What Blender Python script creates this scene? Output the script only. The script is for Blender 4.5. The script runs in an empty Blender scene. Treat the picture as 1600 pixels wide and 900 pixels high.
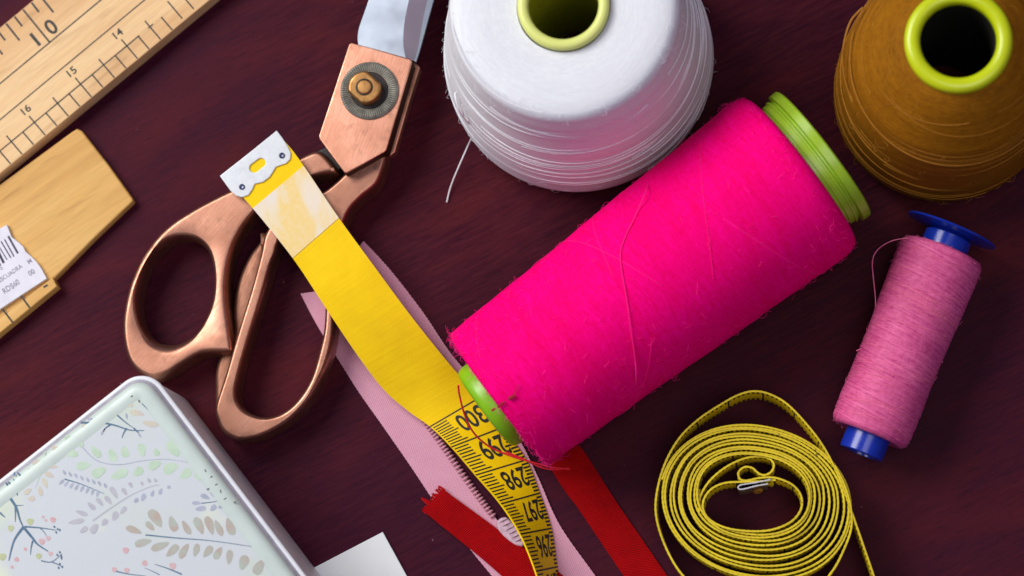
import bpy, bmesh, math, random
from mathutils import Vector, Matrix
from mathutils.geometry import delaunay_2d_cdt
random.seed(11)
SC = bpy.context.scene
COL = SC.collection
CM = 0.01

# ------------------------------------------------------------------ camera
# The photograph looks down on a table, leaning a little. F is the focal length in
# photo pixels, (NX, NY) the offset of the point straight below the lens.
F, NX, NY, DIST = 4350.0, 400.0, 680.0, 76.5
_d = Vector((NX, -NY, -F)).normalized()
_ez = -_d
_ex = (Vector((1, 0, 0)) - _ez * _ez.x).normalized()
_ey = _ez.cross(_ex)
R3 = Matrix((_ex, _ey, _ez))                    # camera axes -> world axes
CAM_POS = -(R3 @ Vector((0, 0, -1))) * DIST     # cm

def P(u, v, z=0.0):
    """point (cm) at height z on the table seen at photo pixel u, v"""
    r = R3 @ Vector(((u - 800.0) / F, (450.0 - v) / F, -1.0))
    t = (z - CAM_POS.z) / r.z
    return CAM_POS + r * t

def PX(lst, z=0.0):
    return [tuple(P(u, v, z).xy) for u, v in lst]

cam_d = bpy.data.cameras.new('camera')
cam_d.sensor_width = 36.0
cam_d.lens = F / 1600.0 * 36.0
cam_d.clip_start = 0.05
cam_d.clip_end = 50.0
cam_d.dof.use_dof = True
cam_d.dof.focus_distance = 0.745
cam_d.dof.aperture_fstop = 10.5
cam = bpy.data.objects.new('camera', cam_d)
COL.objects.link(cam)
cam.matrix_world = Matrix.Translation(CAM_POS * CM) @ R3.to_4x4()
SC.camera = cam

# ------------------------------------------------------------------ world, lamps, exposure
w = bpy.data.worlds.new('World')
SC.world = w
w.use_nodes = True
wb = w.node_tree.nodes['Background']
wb.inputs[0].default_value = (0.56, 0.43, 1.0, 1)
wb.inputs[1].default_value = 0.165

def area_lamp(name, loc, target, sx, sy, watts, color):
    l = bpy.data.lights.new(name, 'AREA')
    l.shape = 'RECTANGLE'; l.size = sx * CM; l.size_y = sy * CM
    l.energy = watts; l.color = color
    o = bpy.data.objects.new(name, l)
    COL.objects.link(o)
    o.location = Vector(loc) * CM
    o.rotation_euler = (Vector(target) - Vector(loc)).to_track_quat('-Z', 'Y').to_euler()
    return o
area_lamp('window_light', (-64, 40, 80), (-4, 0, 0), 66, 60, 13.4, (1.0, 0.985, 0.95))
area_lamp('ceiling_light', (26, -22, 118), (2, 0, 0), 60, 60, 3.8, (1.0, 0.96, 0.96))

SC.view_settings.view_transform = 'Standard'
SC.view_settings.look = 'None'
SC.view_settings.exposure = 0.0
SC.view_settings.gamma = 1.0
SC.render.engine = 'CYCLES'
SC.cycles.max_bounces = 8

# ------------------------------------------------------------------ materials
def new_mat(name):
    m = bpy.data.materials.new(name)
    m.use_nodes = True
    nt = m.node_tree
    b = nt.nodes['Principled BSDF']
    return m, nt, b

def N(nt, typ, **kw):
    n = nt.nodes.new(typ)
    for k, v in kw.items():
        setattr(n, k, v)
    return n

def math_node(nt, op, a, b=None, c=None):
    n = N(nt, 'ShaderNodeMath', operation=op)
    for i, x in enumerate((a, b, c)):
        if x is None: continue
        if hasattr(x, 'links'): nt.links.new(x, n.inputs[i])
        else: n.inputs[i].default_value = x
    return n.outputs[0]

def noise(nt, vec, scale=(1, 1, 1), rot=(0, 0, 0), detail=4, s=1.0, rough=0.55, dist=0.0):
    if any(rot):                                   # turn first, then stretch
        m0 = N(nt, 'ShaderNodeMapping')
        m0.inputs['Rotation'].default_value = rot
        nt.links.new(vec, m0.inputs['Vector'])
        vec = m0.outputs[0]
    mp = N(nt, 'ShaderNodeMapping')
    mp.inputs['Scale'].default_value = scale
    nt.links.new(vec, mp.inputs['Vector'])
    n = N(nt, 'ShaderNodeTexNoise')
    n.inputs['Scale'].default_value = s
    n.inputs['Detail'].default_value = detail
    n.inputs['Roughness'].default_value = rough
    n.inputs['Distortion'].default_value = dist
    nt.links.new(mp.outputs[0], n.inputs['Vector'])
    return n.outputs['Fac']

def ramp(nt, fac, stops):
    r = N(nt, 'ShaderNodeValToRGB')
    els = r.color_ramp.elements
    while len(els) < len(stops): els.new(0.5)
    for e, (p, c) in zip(els, stops):
        e.position = p
        e.color = (c[0], c[1], c[2], 1) if not isinstance(c, (int, float)) else (c, c, c, 1)
    nt.links.new(fac, r.inputs[0])
    return r.outputs[0]

def mix(nt, fac, a, b, blend='MIX'):
    n = N(nt, 'ShaderNodeMix', data_type='RGBA', blend_type=blend)
    for sock, x in ((n.inputs[0], fac), (n.inputs[6], a), (n.inputs[7], b)):
        if hasattr(x, 'links'): nt.links.new(x, sock)
        elif isinstance(x, (int, float)): sock.default_value = x
        else: sock.default_value = (x[0], x[1], x[2], 1)
    return n.outputs[2]

def bump(nt, b, h, strength=0.3, dist=0.0005):
    n = N(nt, 'ShaderNodeBump')
    n.inputs['Strength'].default_value = strength
    n.inputs['Distance'].default_value = dist
    nt.links.new(h, n.inputs['Height'])
    nt.links.new(n.outputs[0], b.inputs['Normal'])

def coord(nt, which):
    """object / generated / uv coordinates in centimetres"""
    t = N(nt, 'ShaderNodeTexCoord')
    if which == 'UV': return t.outputs['UV']
    mp = N(nt, 'ShaderNodeMapping')
    mp.inputs['Scale'].default_value = (100, 100, 100)
    nt.links.new(t.outputs['Object'], mp.inputs[0])
    return mp.outputs[0]

def plain(name, color, rough=0.5, metal=0.0, spec=0.5, var=0.12, s=6.0, bmp=0.0, coat=0.0):
    m, nt, b = new_mat(name)
    v = coord(nt, 'Object')
    f = noise(nt, v, s=s, detail=5)
    dark = tuple(c * (1 - var) for c in color); light = tuple(min(1, c * (1 + var)) for c in color)
    nt.links.new(ramp(nt, f, [(0.3, dark), (0.7, light)]), b.inputs['Base Color'])
    f2 = noise(nt, v, s=s * 3, detail=3)
    nt.links.new(ramp(nt, f2, [(0.3, rough * 0.85), (0.7, min(1, rough * 1.15))]), b.inputs['Roughness'])
    b.inputs['Metallic'].default_value = metal
    b.inputs['Specular IOR Level'].default_value = spec
    b.inputs['Coat Weight'].default_value = coat
    if bmp: bump(nt, b, noise(nt, v, s=s * 5, detail=4), bmp, 0.0003)
    return m

def mat_table():
    m, nt, b = new_mat('mahogany')
    v = coord(nt, 'Object')
    a = math.radians(-27)
    big = noise(nt, v, (0.13, 0.45, 1), (0, 0, a), 3, 1.0, 0.5, 0.8)
    fine = noise(nt, v, (0.9, 9.0, 1), (0, 0, a), 5, 1.0, 0.65, 0.3)
    pores = noise(nt, v, (2.2, 16.0, 1), (0, 0, a + 0.06), 3, 1.0, 0.7)
    c = ramp(nt, big, [(0.28, (0.027, 0.0026, 0.0105)), (0.5, (0.046, 0.0044, 0.0120)), (0.75, (0.096, 0.0105, 0.0100))])
    c = mix(nt, ramp(nt, fine, [(0.40, 0.0), (0.80, 0.7)]), c, (0.100, 0.016, 0.022))
    zone = noise(nt, v, (1, 1, 1), (0, 0, 0), 2, 0.055, 0.5)
    c = mix(nt, ramp(nt, zone, [(0.40, 0.0), (0.62, 0.45)]), c, (0.034, 0.0048, 0.019))
    c = mix(nt, ramp(nt, pores, [(0.30, 0.6), (0.44, 0.0)]), c, (0.014, 0.003, 0.008))
    vo = N(nt, 'ShaderNodeTexVoronoi'); vo.inputs['Scale'].default_value = 0.95
    nt.links.new(v, vo.inputs['Vector'])
    speck = ramp(nt, vo.outputs['Distance'], [(0.016, 0.35), (0.028, 0.0)])
    c = mix(nt, speck, c, (0.35, 0.25, 0.25))
    nt.links.new(c, b.inputs['Base Color'])
    nt.links.new(ramp(nt, fine, [(0.3, 0.40), (0.7, 0.58)]), b.inputs['Roughness'])
    b.inputs['Specular IOR Level'].default_value = 0.05
    bump(nt, b, mix(nt, 0.5, fine, pores), 0.35, 0.0003)
    return m

def mat_pine(name, c1, c2, c3, ang, s=1.0):
    m, nt, b = new_mat(name)
    v = coord(nt, 'Object')
    a = math.radians(-ang)
    big = noise(nt, v, (0.10 * s, 0.9 * s, 1), (0, 0, a), 3, 1.0, 0.5, 0.8)
    fine = noise(nt, v, (1.0, 16, 1), (0, 0, a), 4, 1.0, 0.6)
    streak = noise(nt, v, (0.35, 3.2, 1), (0, 0, a + 0.03), 3, 1.0, 0.55, 0.5)
    c = ramp(nt, big, [(0.3, c1), (0.52, c2), (0.74, c3)])
    c = mix(nt, ramp(nt, fine, [(0.4, 0.0), (0.8, 0.35)]), c, tuple(x * 0.62 for x in c3))
    c = mix(nt, ramp(nt, streak, [(0.62, 0.0), (0.72, 0.5)]), c, tuple(x * 0.72 for x in c3))
    nt.links.new(c, b.inputs['Base Color'])
    b.inputs['Roughness'].default_value = 0.55
    b.inputs['Specular IOR Level'].default_value = 0.3
    bump(nt, b, fine, 0.15, 0.0002)
    return m

def mat_copper(name, ang, tint=1.0, rough=0.36):
    m, nt, b = new_mat(name)
    v = coord(nt, 'Object')
    a = math.radians(-ang)
    brush = noise(nt, v, (2.0, 40, 8), (0, 0, a), 4, 1.0, 0.7)
    patch = noise(nt, v, (1, 1, 1), (0, 0, 0), 5, 0.9, 0.62)
    worn = noise(nt, v, (1, 1, 1), (0, 0, 0), 6, 1.6, 0.7)
    base = ramp(nt, patch, [(0.3, (0.46 * tint, 0.20 * tint, 0.125 * tint)), (0.55, (0.66 * tint, 0.315 * tint, 0.21 * tint)), (0.75, (0.76 * tint, 0.40 * tint, 0.29 * tint))])
    base = mix(nt, ramp(nt, brush, [(0.35, 0.55), (0.62, 0.0)]), base, (0.30 * tint, 0.155 * tint, 0.10 * tint))
    base = mix(nt, ramp(nt, worn, [(0.54, 0.0), (0.74, 0.60)]), base, (0.13, 0.07, 0.05))
    nt.links.new(base, b.inputs['Base Color'])
    b.inputs['Metallic'].default_value = 0.92
    nt.links.new(ramp(nt, brush, [(0.3, rough + 0.14), (0.7, rough - 0.04)]), b.inputs['Roughness'])
    bump(nt, b, mix(nt, 0.35, brush, worn), 0.16, 0.0002)
    return m

def mat_thread(name, c_lo, c_hi, pitch, slope, sheen=0.25, bstr=0.5, spec=0.25, cross=0.5, rough=0.75):
    """wound thread; uv in cm, u round the spool, v along its outline"""
    m, nt, b = new_mat(name)
    uv = coord(nt, 'UV')
    n1 = noise(nt, uv, (0.45, pitch, 1), (0, 0, slope), 3, 1.0, 0.6)
    n2 = noise(nt, uv, (0.45, pitch, 1), (0, 0, -slope), 3, 1.0, 0.6)
    band = noise(nt, uv, (0.12, 1.6, 1), (0, 0, slope * 0.7), 3, 1.0, 0.6)
    soft = noise(nt, uv, (1, 1, 1), (0, 0, 0), 4, 0.7)
    felt = noise(nt, coord(nt, 'Object'), (1, 1, 1), (0, 0, 0), 5, 7.0, 0.7)
    h = mix(nt, 0.35, mix(nt, cross, n1, n2), felt)
    c = ramp(nt, h, [(0.34, c_lo), (0.60, c_hi)])
    c = mix(nt, ramp(nt, band, [(0.30, 0.35), (0.50, 0.0)]), c, c_lo)
    c = mix(nt, ramp(nt, soft, [(0.35, 0.22), (0.6, 0.0)]), c, c_lo)
    nt.links.new(c, b.inputs['Base Color'])
    b.inputs['Roughness'].default_value = rough
    b.inputs['Specular IOR Level'].default_value = spec
    b.inputs['Sheen Weight'].default_value = sheen
    b.inputs['Sheen Roughness'].default_value = 0.5
    b.inputs['Sheen Tint'].default_value = (c_hi[0], c_hi[1], c_hi[2], 1)
    bump(nt, b, mix(nt, 0.25, h, band), bstr, 0.0006)
    return m

def mat_cloth(name, color, color2, fu, fv, rough=0.8, sheen=0.3, diag=0.0, bstr=0.5):
    """woven tape; uv in cm"""
    m, nt, b = new_mat(name)
    uv = coord(nt, 'UV')
    mp = N(nt, 'ShaderNodeMapping'); mp.inputs['Rotation'].default_value = (0, 0, diag)
    nt.links.new(uv, mp.inputs[0])
    sp = N(nt, 'ShaderNodeSeparateXYZ'); nt.links.new(mp.outputs[0], sp.inputs[0])
    a = math_node(nt, 'SINE', math_node(nt, 'MULTIPLY', sp.outputs[0], fu * 6.283))
    c = math_node(nt, 'SINE', math_node(nt, 'MULTIPLY', sp.outputs[1], fv * 6.283))
    wv = math_node(nt, 'MULTIPLY_ADD', math_node(nt, 'MULTIPLY', a, c), 0.5, 0.5)
    soft = noise(nt, uv, (1, 1, 1), (0, 0, 0), 5, 2.0, 0.65)
    h = mix(nt, 0.45, wv, soft)
    nt.links.new(ramp(nt, h, [(0.3, color), (0.7, color2)]), b.inputs['Base Color'])
    b.inputs['Roughness'].default_value = rough
    b.inputs['Specular IOR Level'].default_value = 0.08
    b.inputs['Sheen Weight'].default_value = sheen
    bump(nt, b, h, bstr, 0.0004)
    return m

def mat_marked_tape():
    """yellow tape with its millimetre ticks; uv in cm: u along, v across (0..1.6)"""
    m, nt, b = new_mat('marked_tape')
    uv = coord(nt, 'UV')
    sp = N(nt, 'ShaderNodeSeparateXYZ'); nt.links.new(uv, sp.inputs[0])
    u, v = sp.outputs[0], sp.outputs[1]
    fr = math_node(nt, 'FRACT', math_node(nt, 'MULTIPLY', u, 10.0 / 1.35))
    tick = math_node(nt, 'LESS_THAN', fr, 0.48)
    top = math_node(nt, 'GREATER_THAN', v, 1.30)
    bot = math_node(nt, 'LESS_THAN', v, 0.30)
    inset = math_node(nt, 'MULTIPLY', math_node(nt, 'LESS_THAN', v, 1.63), math_node(nt, 'GREATER_THAN', v, 0.0))
    mk = math_node(nt, 'MULTIPLY', math_node(nt, 'MULTIPLY', tick, math_node(nt, 'MAXIMUM', top, bot)), inset)
    cm = math_node(nt, 'LESS_THAN', math_node(nt, 'FRACT', u), 0.05)
    mk = math_node(nt, 'MAXIMUM', mk, math_node(nt, 'MULTIPLY', cm, inset))
    wear = noise(nt, uv, (1, 1, 1), (0, 0, 0), 3, 2.6, 0.6)
    mk = math_node(nt, 'MAXIMUM', mk, ramp(nt, wear, [(0.68, 0.0), (0.72, 0.8)]))
    f = noise(nt, uv, (1, 1, 1), (0, 0, 0), 5, 1.6, 0.65)
    c = ramp(nt, f, [(0.3, (0.58, 0.44, 0.006)), (0.7, (0.80, 0.63, 0.010))])
    c = mix(nt, mk, c, (0.012, 0.011, 0.006))
    nt.links.new(c, b.inputs['Base Color'])
    b.inputs['Roughness'].default_value = 0.5
    b.inputs['Specular IOR Level'].default_value = 0.35
    bump(nt, b, noise(nt, uv, (6, 6, 1), (0, 0, 0), 3, 3.0), 0.2, 0.0003)
    return m

def mat_yellow():
    m, nt, b = new_mat('yellow_vinyl')
    uv = coord(nt, 'UV')
    f = noise(nt, uv, (1, 1, 1), (0, 0, 0), 5, 0.9, 0.6)
    rib = noise(nt, uv, (9, 0.5, 1), (0, 0, 0), 2, 1.0, 0.5)
    c = ramp(nt, f, [(0.3, (0.80, 0.53, 0.003)), (0.7, (0.90, 0.62, 0.005))])
    nt.links.new(c, b.inputs['Base Color'])
    nt.links.new(ramp(nt, f, [(0.3, 0.42), (0.7, 0.55)]), b.inputs['Roughness'])
    b.inputs['Specular IOR Level'].default_value = 0.10
    bump(nt, b, mix(nt, 0.3, rib, f), 0.32, 0.0004)
    return m

def mat_patch():
    m, nt, b = new_mat('paper_residue')
    uv = coord(nt, 'UV')
    f = noise(nt, uv, (0.35, 1.1, 1), (0, 0, 0.35), 3, 1.35, 0.5, 0.7)
    g = noise(nt, uv, (1, 1, 1), (0, 0, 0), 5, 7, 0.65)
    c = ramp(nt, f, [(0.40, (0.74, 0.68, 0.58)), (0.50, (0.76, 0.66, 0.45)), (0.60, (0.80, 0.60, 0.22))])
    c = mix(nt, ramp(nt, g, [(0.4, 0.0), (0.75, 0.3)]), c, (0.80, 0.74, 0.62))
    nt.links.new(c, b.inputs['Base Color'])
    b.inputs['Roughness'].default_value = 0.8
    bump(nt, b, g, 0.25, 0.0003)
    return m

def mat_lid():
    m, nt, b = new_mat('printed_tin')
    v = coord(nt, 'Object')
    f = noise(nt, v, (1, 1, 1), (0, 0, 0), 3, 0.36, 0.5, 0.4)
    g = noise(nt, v, (1, 1, 1), (0, 0, 0.5), 3, 0.5, 0.5)
    h = noise(nt, v, (1, 1, 1), (0, 0, 0), 5, 3, 0.6)
    c = mix(nt, ramp(nt, f, [(0.50, 0.0), (0.66, 0.8)]), (0.55, 0.60, 0.62), (0.52, 0.62, 0.50))
    c = mix(nt, ramp(nt, g, [(0.56, 0.0), (0.70, 0.7)]), c, (0.66, 0.74, 0.52))
    c = mix(nt, ramp(nt, h, [(0.5, 0.0), (0.8, 0.25)]), c, (0.58, 0.63, 0.74))
    nt.links.new(c, b.inputs['Base Color'])
    b.inputs['Roughness'].default_value = 0.42
    b.inputs['Specular IOR Level'].default_value = 0.4
    bump(nt, b, h, 0.06, 0.0003)
    return m

def mat_ink(name, c1, c2, s=3.0, fade=0.22):
    lidc = (0.50, 0.575, 0.63)
    c1, c2 = [tuple(x * (1 - fade) + l * fade for x, l in zip(c, lidc)) for c in (c1, c2)]
    return _mat_ink(name, c1, c2, s)

def _mat_ink(name, c1, c2, s=3.0):
    """watercolour print"""
    m, nt, b = new_mat(name)
    v = coord(nt, 'Object')
    f = noise(nt, v, (1, 1, 1), (0, 0, 0), 4, s, 0.6)
    nt.links.new(ramp(nt, f, [(0.32, c1), (0.68, c2)]), b.inputs['Base Color'])
    b.inputs['Roughness'].default_value = 0.45
    return m

M = {}
M['table'] = mat_table()
M['pine'] = mat_pine('ruler_wood', (0.78, 0.56, 0.29), (0.74, 0.49, 0.24), (0.60, 0.34, 0.14), 39.6)
M['pine2'] = mat_pine('square_wood', (0.72, 0.45, 0.15), (0.66, 0.38, 0.105), (0.48, 0.24, 0.055), 33, 0.8)
M['print'] = plain('black_print', (0.014, 0.016, 0.013), 0.6, var=0.5, s=9)
M['label'] = plain('label_paper', (0.68, 0.68, 0.74), 0.75, var=0.05, s=2, bmp=0.2)
M['label_ink'] = plain('label_ink', (0.26, 0.25, 0.31), 0.8, var=0.4, s=8)
M['barcode'] = plain('barcode_ink', (0.05, 0.045, 0.08), 0.8, var=0.4, s=8)
M['copper'] = mat_copper('antique_copper', 50, 0.76, 0.33)
M['copper_up'] = mat_copper('brushed_copper', 70, 1.08, 0.38)
M['copper_shade'] = mat_copper('shaded_copper', 70, 0.16, 0.6)  # same copper darkened: shade on the pivot block's wall put into the colour
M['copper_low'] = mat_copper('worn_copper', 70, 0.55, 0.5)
M['steel'] = plain('blade_steel', (0.46, 0.52, 0.59), 0.36, 1.0, var=0.015, s=0.4)
M['ground_steel'] = plain('ground_steel', (0.34, 0.29, 0.34), 0.42, 1.0, var=0.03, s=1)
M['washer'] = plain('patinated_bronze', (0.20, 0.195, 0.16), 0.55, 0.6, var=0.4, s=4)
M['brass'] = plain('old_brass', (0.36, 0.185, 0.06), 0.42, 0.8, var=0.3, s=4)
M['dark_metal'] = plain('dark_metal', (0.02, 0.016, 0.016), 0.5, 0.5, var=0.3)
M['white_thread'] = mat_thread('white_thread', (0.66, 0.68, 0.72), (0.77, 0.80, 0.82), 15, 0.10, 0.2, 0.35)
M['white_strand'] = plain('white_strand', (0.80, 0.815, 0.84), 0.7, var=0.04)
M['ochre_thread'] = mat_thread('ochre_thread', (0.17, 0.058, 0.0015), (0.35, 0.138, 0.004), 20, 0.10, 0.0, 0.6, 0.1)
M['ochre_strand'] = plain('ochre_strand', (0.36, 0.145, 0.004), 0.8, var=0.1)
M['pink_thread'] = mat_thread('pink_thread', (0.76, 0.0, 0.085), (1.0, 0.001, 0.255), 24, 0.17, 0.0, 0.45, 0.03)
M['pink_strand'] = plain('pink_strand', (0.98, 0.003, 0.25), 0.7, var=0.05)
M['red_strand'] = plain('red_strand', (0.80, 0.012, 0.03), 0.6, var=0.1)
M['dark_red'] = plain('dark_red_thread', (0.30, 0.0, 0.016), 0.8, var=0.3)
M['rose_thread'] = mat_thread('rose_thread', (0.42, 0.02, 0.14), (0.84, 0.16, 0.37), 17, 0.13, 0.0, 0.8, 0.25, 0.3, 0.5)
M['rose_strand'] = plain('rose_strand', (0.80, 0.17, 0.32), 0.6, var=0.1)
M['pale_lime'] = plain('pale_lime_plastic', (0.68, 0.73, 0.20), 0.38, var=0.04, s=1)
M['lime'] = plain('lime_plastic', (0.52, 0.62, 0.004), 0.30, var=0.05, s=1)
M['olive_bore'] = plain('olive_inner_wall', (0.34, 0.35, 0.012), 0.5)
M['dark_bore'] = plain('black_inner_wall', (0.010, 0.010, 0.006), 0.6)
M['green'] = plain('green_plastic', (0.22, 0.50, 0.006), 0.35, var=0.06, s=1)
M['green2'] = plain('moss_plastic', (0.29, 0.48, 0.018), 0.30, var=0.12, s=1.5)
M['blue'] = plain('blue_plastic', (0.006, 0.03, 0.36), 0.24, var=0.1, s=2)
M['yellow'] = mat_yellow()
M['marked'] = mat_marked_tape()
M['patch'] = mat_patch()
M['clip'] = plain('pale_metal', (0.60, 0.64, 0.66), 0.45, 0.10, var=0.06, s=5, bmp=0.1)
M['bright_metal'] = plain('bright_metal', (0.42, 0.42, 0.44), 0.3, 0.9, var=0.1)
M['rivet'] = plain('rivet_metal', (0.12, 0.14, 0.22), 0.3, 0.9, var=0.2)
M['zip'] = mat_cloth('pink_webbing', (0.60, 0.27, 0.37), (0.70, 0.37, 0.47), 17, 17, 0.85, 0.1, 0.0, 0.5)
M['teeth'] = plain('pink_nylon', (0.55, 0.24, 0.30), 0.5, var=0.1)
M['stop'] = plain('white_stitching', (0.55, 0.38, 0.46), 0.7, var=0.25, s=9, bmp=0.5)
M['red'] = mat_cloth('red_ribbon', (0.22, 0.0004, 0.002), (0.46, 0.001, 0.003), 14, 14, 0.6, 0.0, 0.7, 0.9)
M['lid'] = mat_lid()
M['lid_edge'] = plain('pale_green_enamel', (0.52, 0.62, 0.565), 0.38, var=0.05, s=1.5)
M['rim'] = plain('white_enamel', (0.70, 0.735, 0.76), 0.30, var=0.05, s=3)
M['groove'] = plain('violet_grey_enamel', (0.36, 0.35, 0.40), 0.45, var=0.15, s=3)
M['tin_wall'] = plain('bare_tin', (0.70, 0.72, 0.70), 0.45, 0.15, var=0.08, s=1.5)
M['card'] = plain('white_card', (0.70, 0.74, 0.74), 0.6, var=0.03, s=1)
M['scuff'] = plain('scuffed_metal', (0.10, 0.10, 0.12), 0.5, var=0.3)

# ------------------------------------------------------------------ object helpers
def root_of(o):
    while o.parent: o = o.parent
    return o

def link_bm(name, bm, mats, parent=None, smooth=35.0, loc=None):
    """bm in world cm -> one linked mesh object in metres"""
    org = Vector((0, 0, 0))
    if parent is not None: org = root_of(parent).location / CM
    elif loc is not None: org = Vector(loc)
    for v in bm.verts: v.co = (v.co - org) * CM
    bmesh.ops.recalc_face_normals(bm, faces=bm.faces) if smooth is not None and not getattr(bm, 'keep', False) else None
    me = bpy.data.meshes.new(name)
    bm.to_mesh(me); bm.free()
    if not isinstance(mats, (list, tuple)): mats = [mats]
    for m in mats: me.materials.append(m)
    if smooth:
        me.polygons.foreach_set('use_smooth', [True] * len(me.polygons))
        me.set_sharp_from_angle(angle=math.radians(smooth))
    o = bpy.data.objects.new(name, me)
    COL.objects.link(o)
    if parent is not None: o.parent = parent
    else: o.location = org * CM
    return o

def thing(name, label, cat, loc, group=None):
    o = bpy.data.objects.new(name, None)
    o.empty_display_size = 0.01
    COL.objects.link(o)
    o.location = Vector(loc) * CM
    o['label'] = label; o['category'] = cat
    if group: o['group'] = group
    return o

def tag(o, label, cat, group=None):
    o['label'] = label; o['category'] = cat
    if group: o['group'] = group
    return o

def catmull(pts, per=8, closed=False):
    pts = [Vector(p) if not isinstance(p, Vector) else p for p in pts]
    n = len(pts); out = []
    rng = n if closed else n - 1
    for i in range(rng):
        if closed: p0, p1, p2, p3 = pts[(i - 1) % n], pts[i], pts[(i + 1) % n], pts[(i + 2) % n]
        else: p0, p1, p2, p3 = pts[max(i - 1, 0)], pts[i], pts[i + 1], pts[min(i + 2, n - 1)]
        for k in range(per):
            t = k / per
            out.append(0.5 * ((2 * p1) + (p2 - p0) * t + (2 * p0 - 5 * p1 + 4 * p2 - p3) * t * t + (3 * p1 - p0 - 3 * p2 + p3) * t ** 3))
    if not closed: out.append(pts[-1].copy())
    return out

def catmull_rows(rows, per=8):
    n = len(rows); out = []
    for i in range(n - 1):
        a, b, c, d = rows[max(i - 1, 0)], rows[i], rows[i + 1], rows[min(i + 2, n - 1)]
        for k in range(per):
            t = k / per
            out.append([0.5 * (2 * p1 + (p2 - p0) * t + (2 * p0 - 5 * p1 + 4 * p2 - p3) * t * t + (3 * p1 - p0 - 3 * p2 + p3) * t ** 3) for p0, p1, p2, p3 in zip(a, b, c, d)])
    out.append(list(rows[-1]))
    return out

def area2(poly):
    return sum(poly[i - 1][0] * poly[i][1] - poly[i][0] * poly[i - 1][1] for i in range(len(poly)))

def insets(poly):
    """unit inward (left of travel) miter vectors"""
    n = len(poly); out = []
    for i in range(n):
        a, b, c = Vector(poly[i - 1]), Vector(poly[i]), Vector(poly[(i + 1) % n])
        e1 = (b - a).normalized(); e2 = (c - b).normalized()
        n1 = Vector((-e1.y, e1.x)); n2 = Vector((-e2.y, e2.x))
        m = n1 + n2
        if m.length < 1e-6: m = n1.copy()
        m.normalize()
        out.append(m / max(0.5, m.dot(n1)))
    return out

def rounded_profile(b, z1, seg=4, bz=None, extra=0.015):
    bz = b if bz is None else bz
    p = []
    for i in range(seg + 1):
        a = math.pi / 2 * i / seg
        p.append((b * (1 - math.cos(a)), z1 - bz * (1 - math.sin(a))))
    if extra: p.append((b + extra, z1 + 0.0005))
    return p

def inside(c, poly):
    r = False
    for i in range(len(poly)):
        (x0, y0), (x1, y1) = poly[i - 1], poly[i]
        if (y0 > c[1]) != (y1 > c[1]) and c[0] < (x1 - x0) * (c[1] - y0) / (y1 - y0) + x0: r = not r
    return r

def slab(bm, outer, holes, z0, profile, hole_profile=None, mi=0, side_mi=None):
    """solid plate: outline + holes (xy cm), rising from z0 through profile [(inset, z)...]"""
    loops = []
    if area2(outer) < 0: outer = outer[::-1]
    loops.append((outer, profile))
    for h in holes:
        if area2(h) > 0: h = h[::-1]
        loops.append((h, hole_profile or profile))
    bots, tops = [], []
    for poly, prof in loops:
        ins = insets(poly); n = len(poly)
        bot = [bm.verts.new((p[0] + m.x * 0.02, p[1] + m.y * 0.02, z0)) for p, m in zip(poly, ins)]
        prev = bot
        for j, (d, z) in enumerate([(0.0, min(z0 + 0.02, profile[0][1]))] + list(prof)):
            ring = []
            for k, (p, m) in enumerate(zip(poly, ins)):
                dd = d(p) if callable(d) else d
                ring.append(bm.verts.new((p[0] + m.x * dd, p[1] + m.y * dd, z(p) if callable(z) else z)))
            for i in range(n):
                f = bm.faces.new((prev[i], prev[(i + 1) % n], ring[(i + 1) % n], ring[i]))
                f.material_index = mi if (side_mi is None or j > 1) else side_mi
            prev = ring
        bots.append(bot); tops.append(prev)
    for layer in (bots, tops):
        flat = [v for l in layer for v in l]
        pts = [Vector((v.co.x, v.co.y)) for v in flat]
        edges, at = [], 0
        for l in layer:
            edges += [(at + i, at + (i + 1) % len(l)) for i in range(len(l))]
            at += len(l)
        nv, _, nf, ov, _, _ = delaunay_2d_cdt(pts, edges, [], 1, 1e-6)
        vv = []
        for p, src in zip(nv, ov):
            vv.append(flat[src[0]] if src else bm.verts.new((p.x, p.y, flat[0].co.z)))
        for t in nf:
            c = (nv[t[0]] + nv[t[1]] + nv[t[2]]) / 3
            if any(inside(c, [(v.co.x, v.co.y) for v in l]) for l in layer[1:]) or not inside(c, [(v.co.x, v.co.y) for v in layer[0]]): continue
            try:
                f = bm.faces.new([vv[i] for i in t]); f.material_index = mi
            except ValueError: pass

def tube(bm, pts, r, sides=6, closed=False, mi=0, taper=False, flat=1.0):
    n = len(pts); rings = []
    up = Vector((0, 0, 1))
    for i, p in enumerate(pts):
        a = pts[i - 1] if (i > 0 or closed) else p
        b = pts[(i + 1) % n] if (i < n - 1 or closed) else p
        t = (b - a)
        t = t.normalized() if t.length > 1e-9 else Vector((1, 0, 0))
        s = t.cross(up)
        if s.length < 1e-3: s = t.cross(Vector((1, 0, 0)))
        s.normalize(); q = s.cross(t)
        rr = r * (0.35 + 0.65 * math.sin(math.pi * (i + 0.3) / n)) if taper else r
        rings.append([bm.verts.new(p + s * math.cos(6.2832 * k / sides) * rr + q * math.sin(6.2832 * k / sides) * rr * flat) for k in range(sides)])
    for i in range(n if closed else n - 1):
        A, B = rings[i], rings[(i + 1) % n]
        for k in range(sides):
            f = bm.faces.new((A[k], A[(k + 1) % sides], B[(k + 1) % sides], B[k])); f.material_index = mi
    if not closed and sides > 2:
        bm.faces.new(rings[0][::-1]).material_index = mi
        bm.faces.new(rings[-1]).material_index = mi

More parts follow.
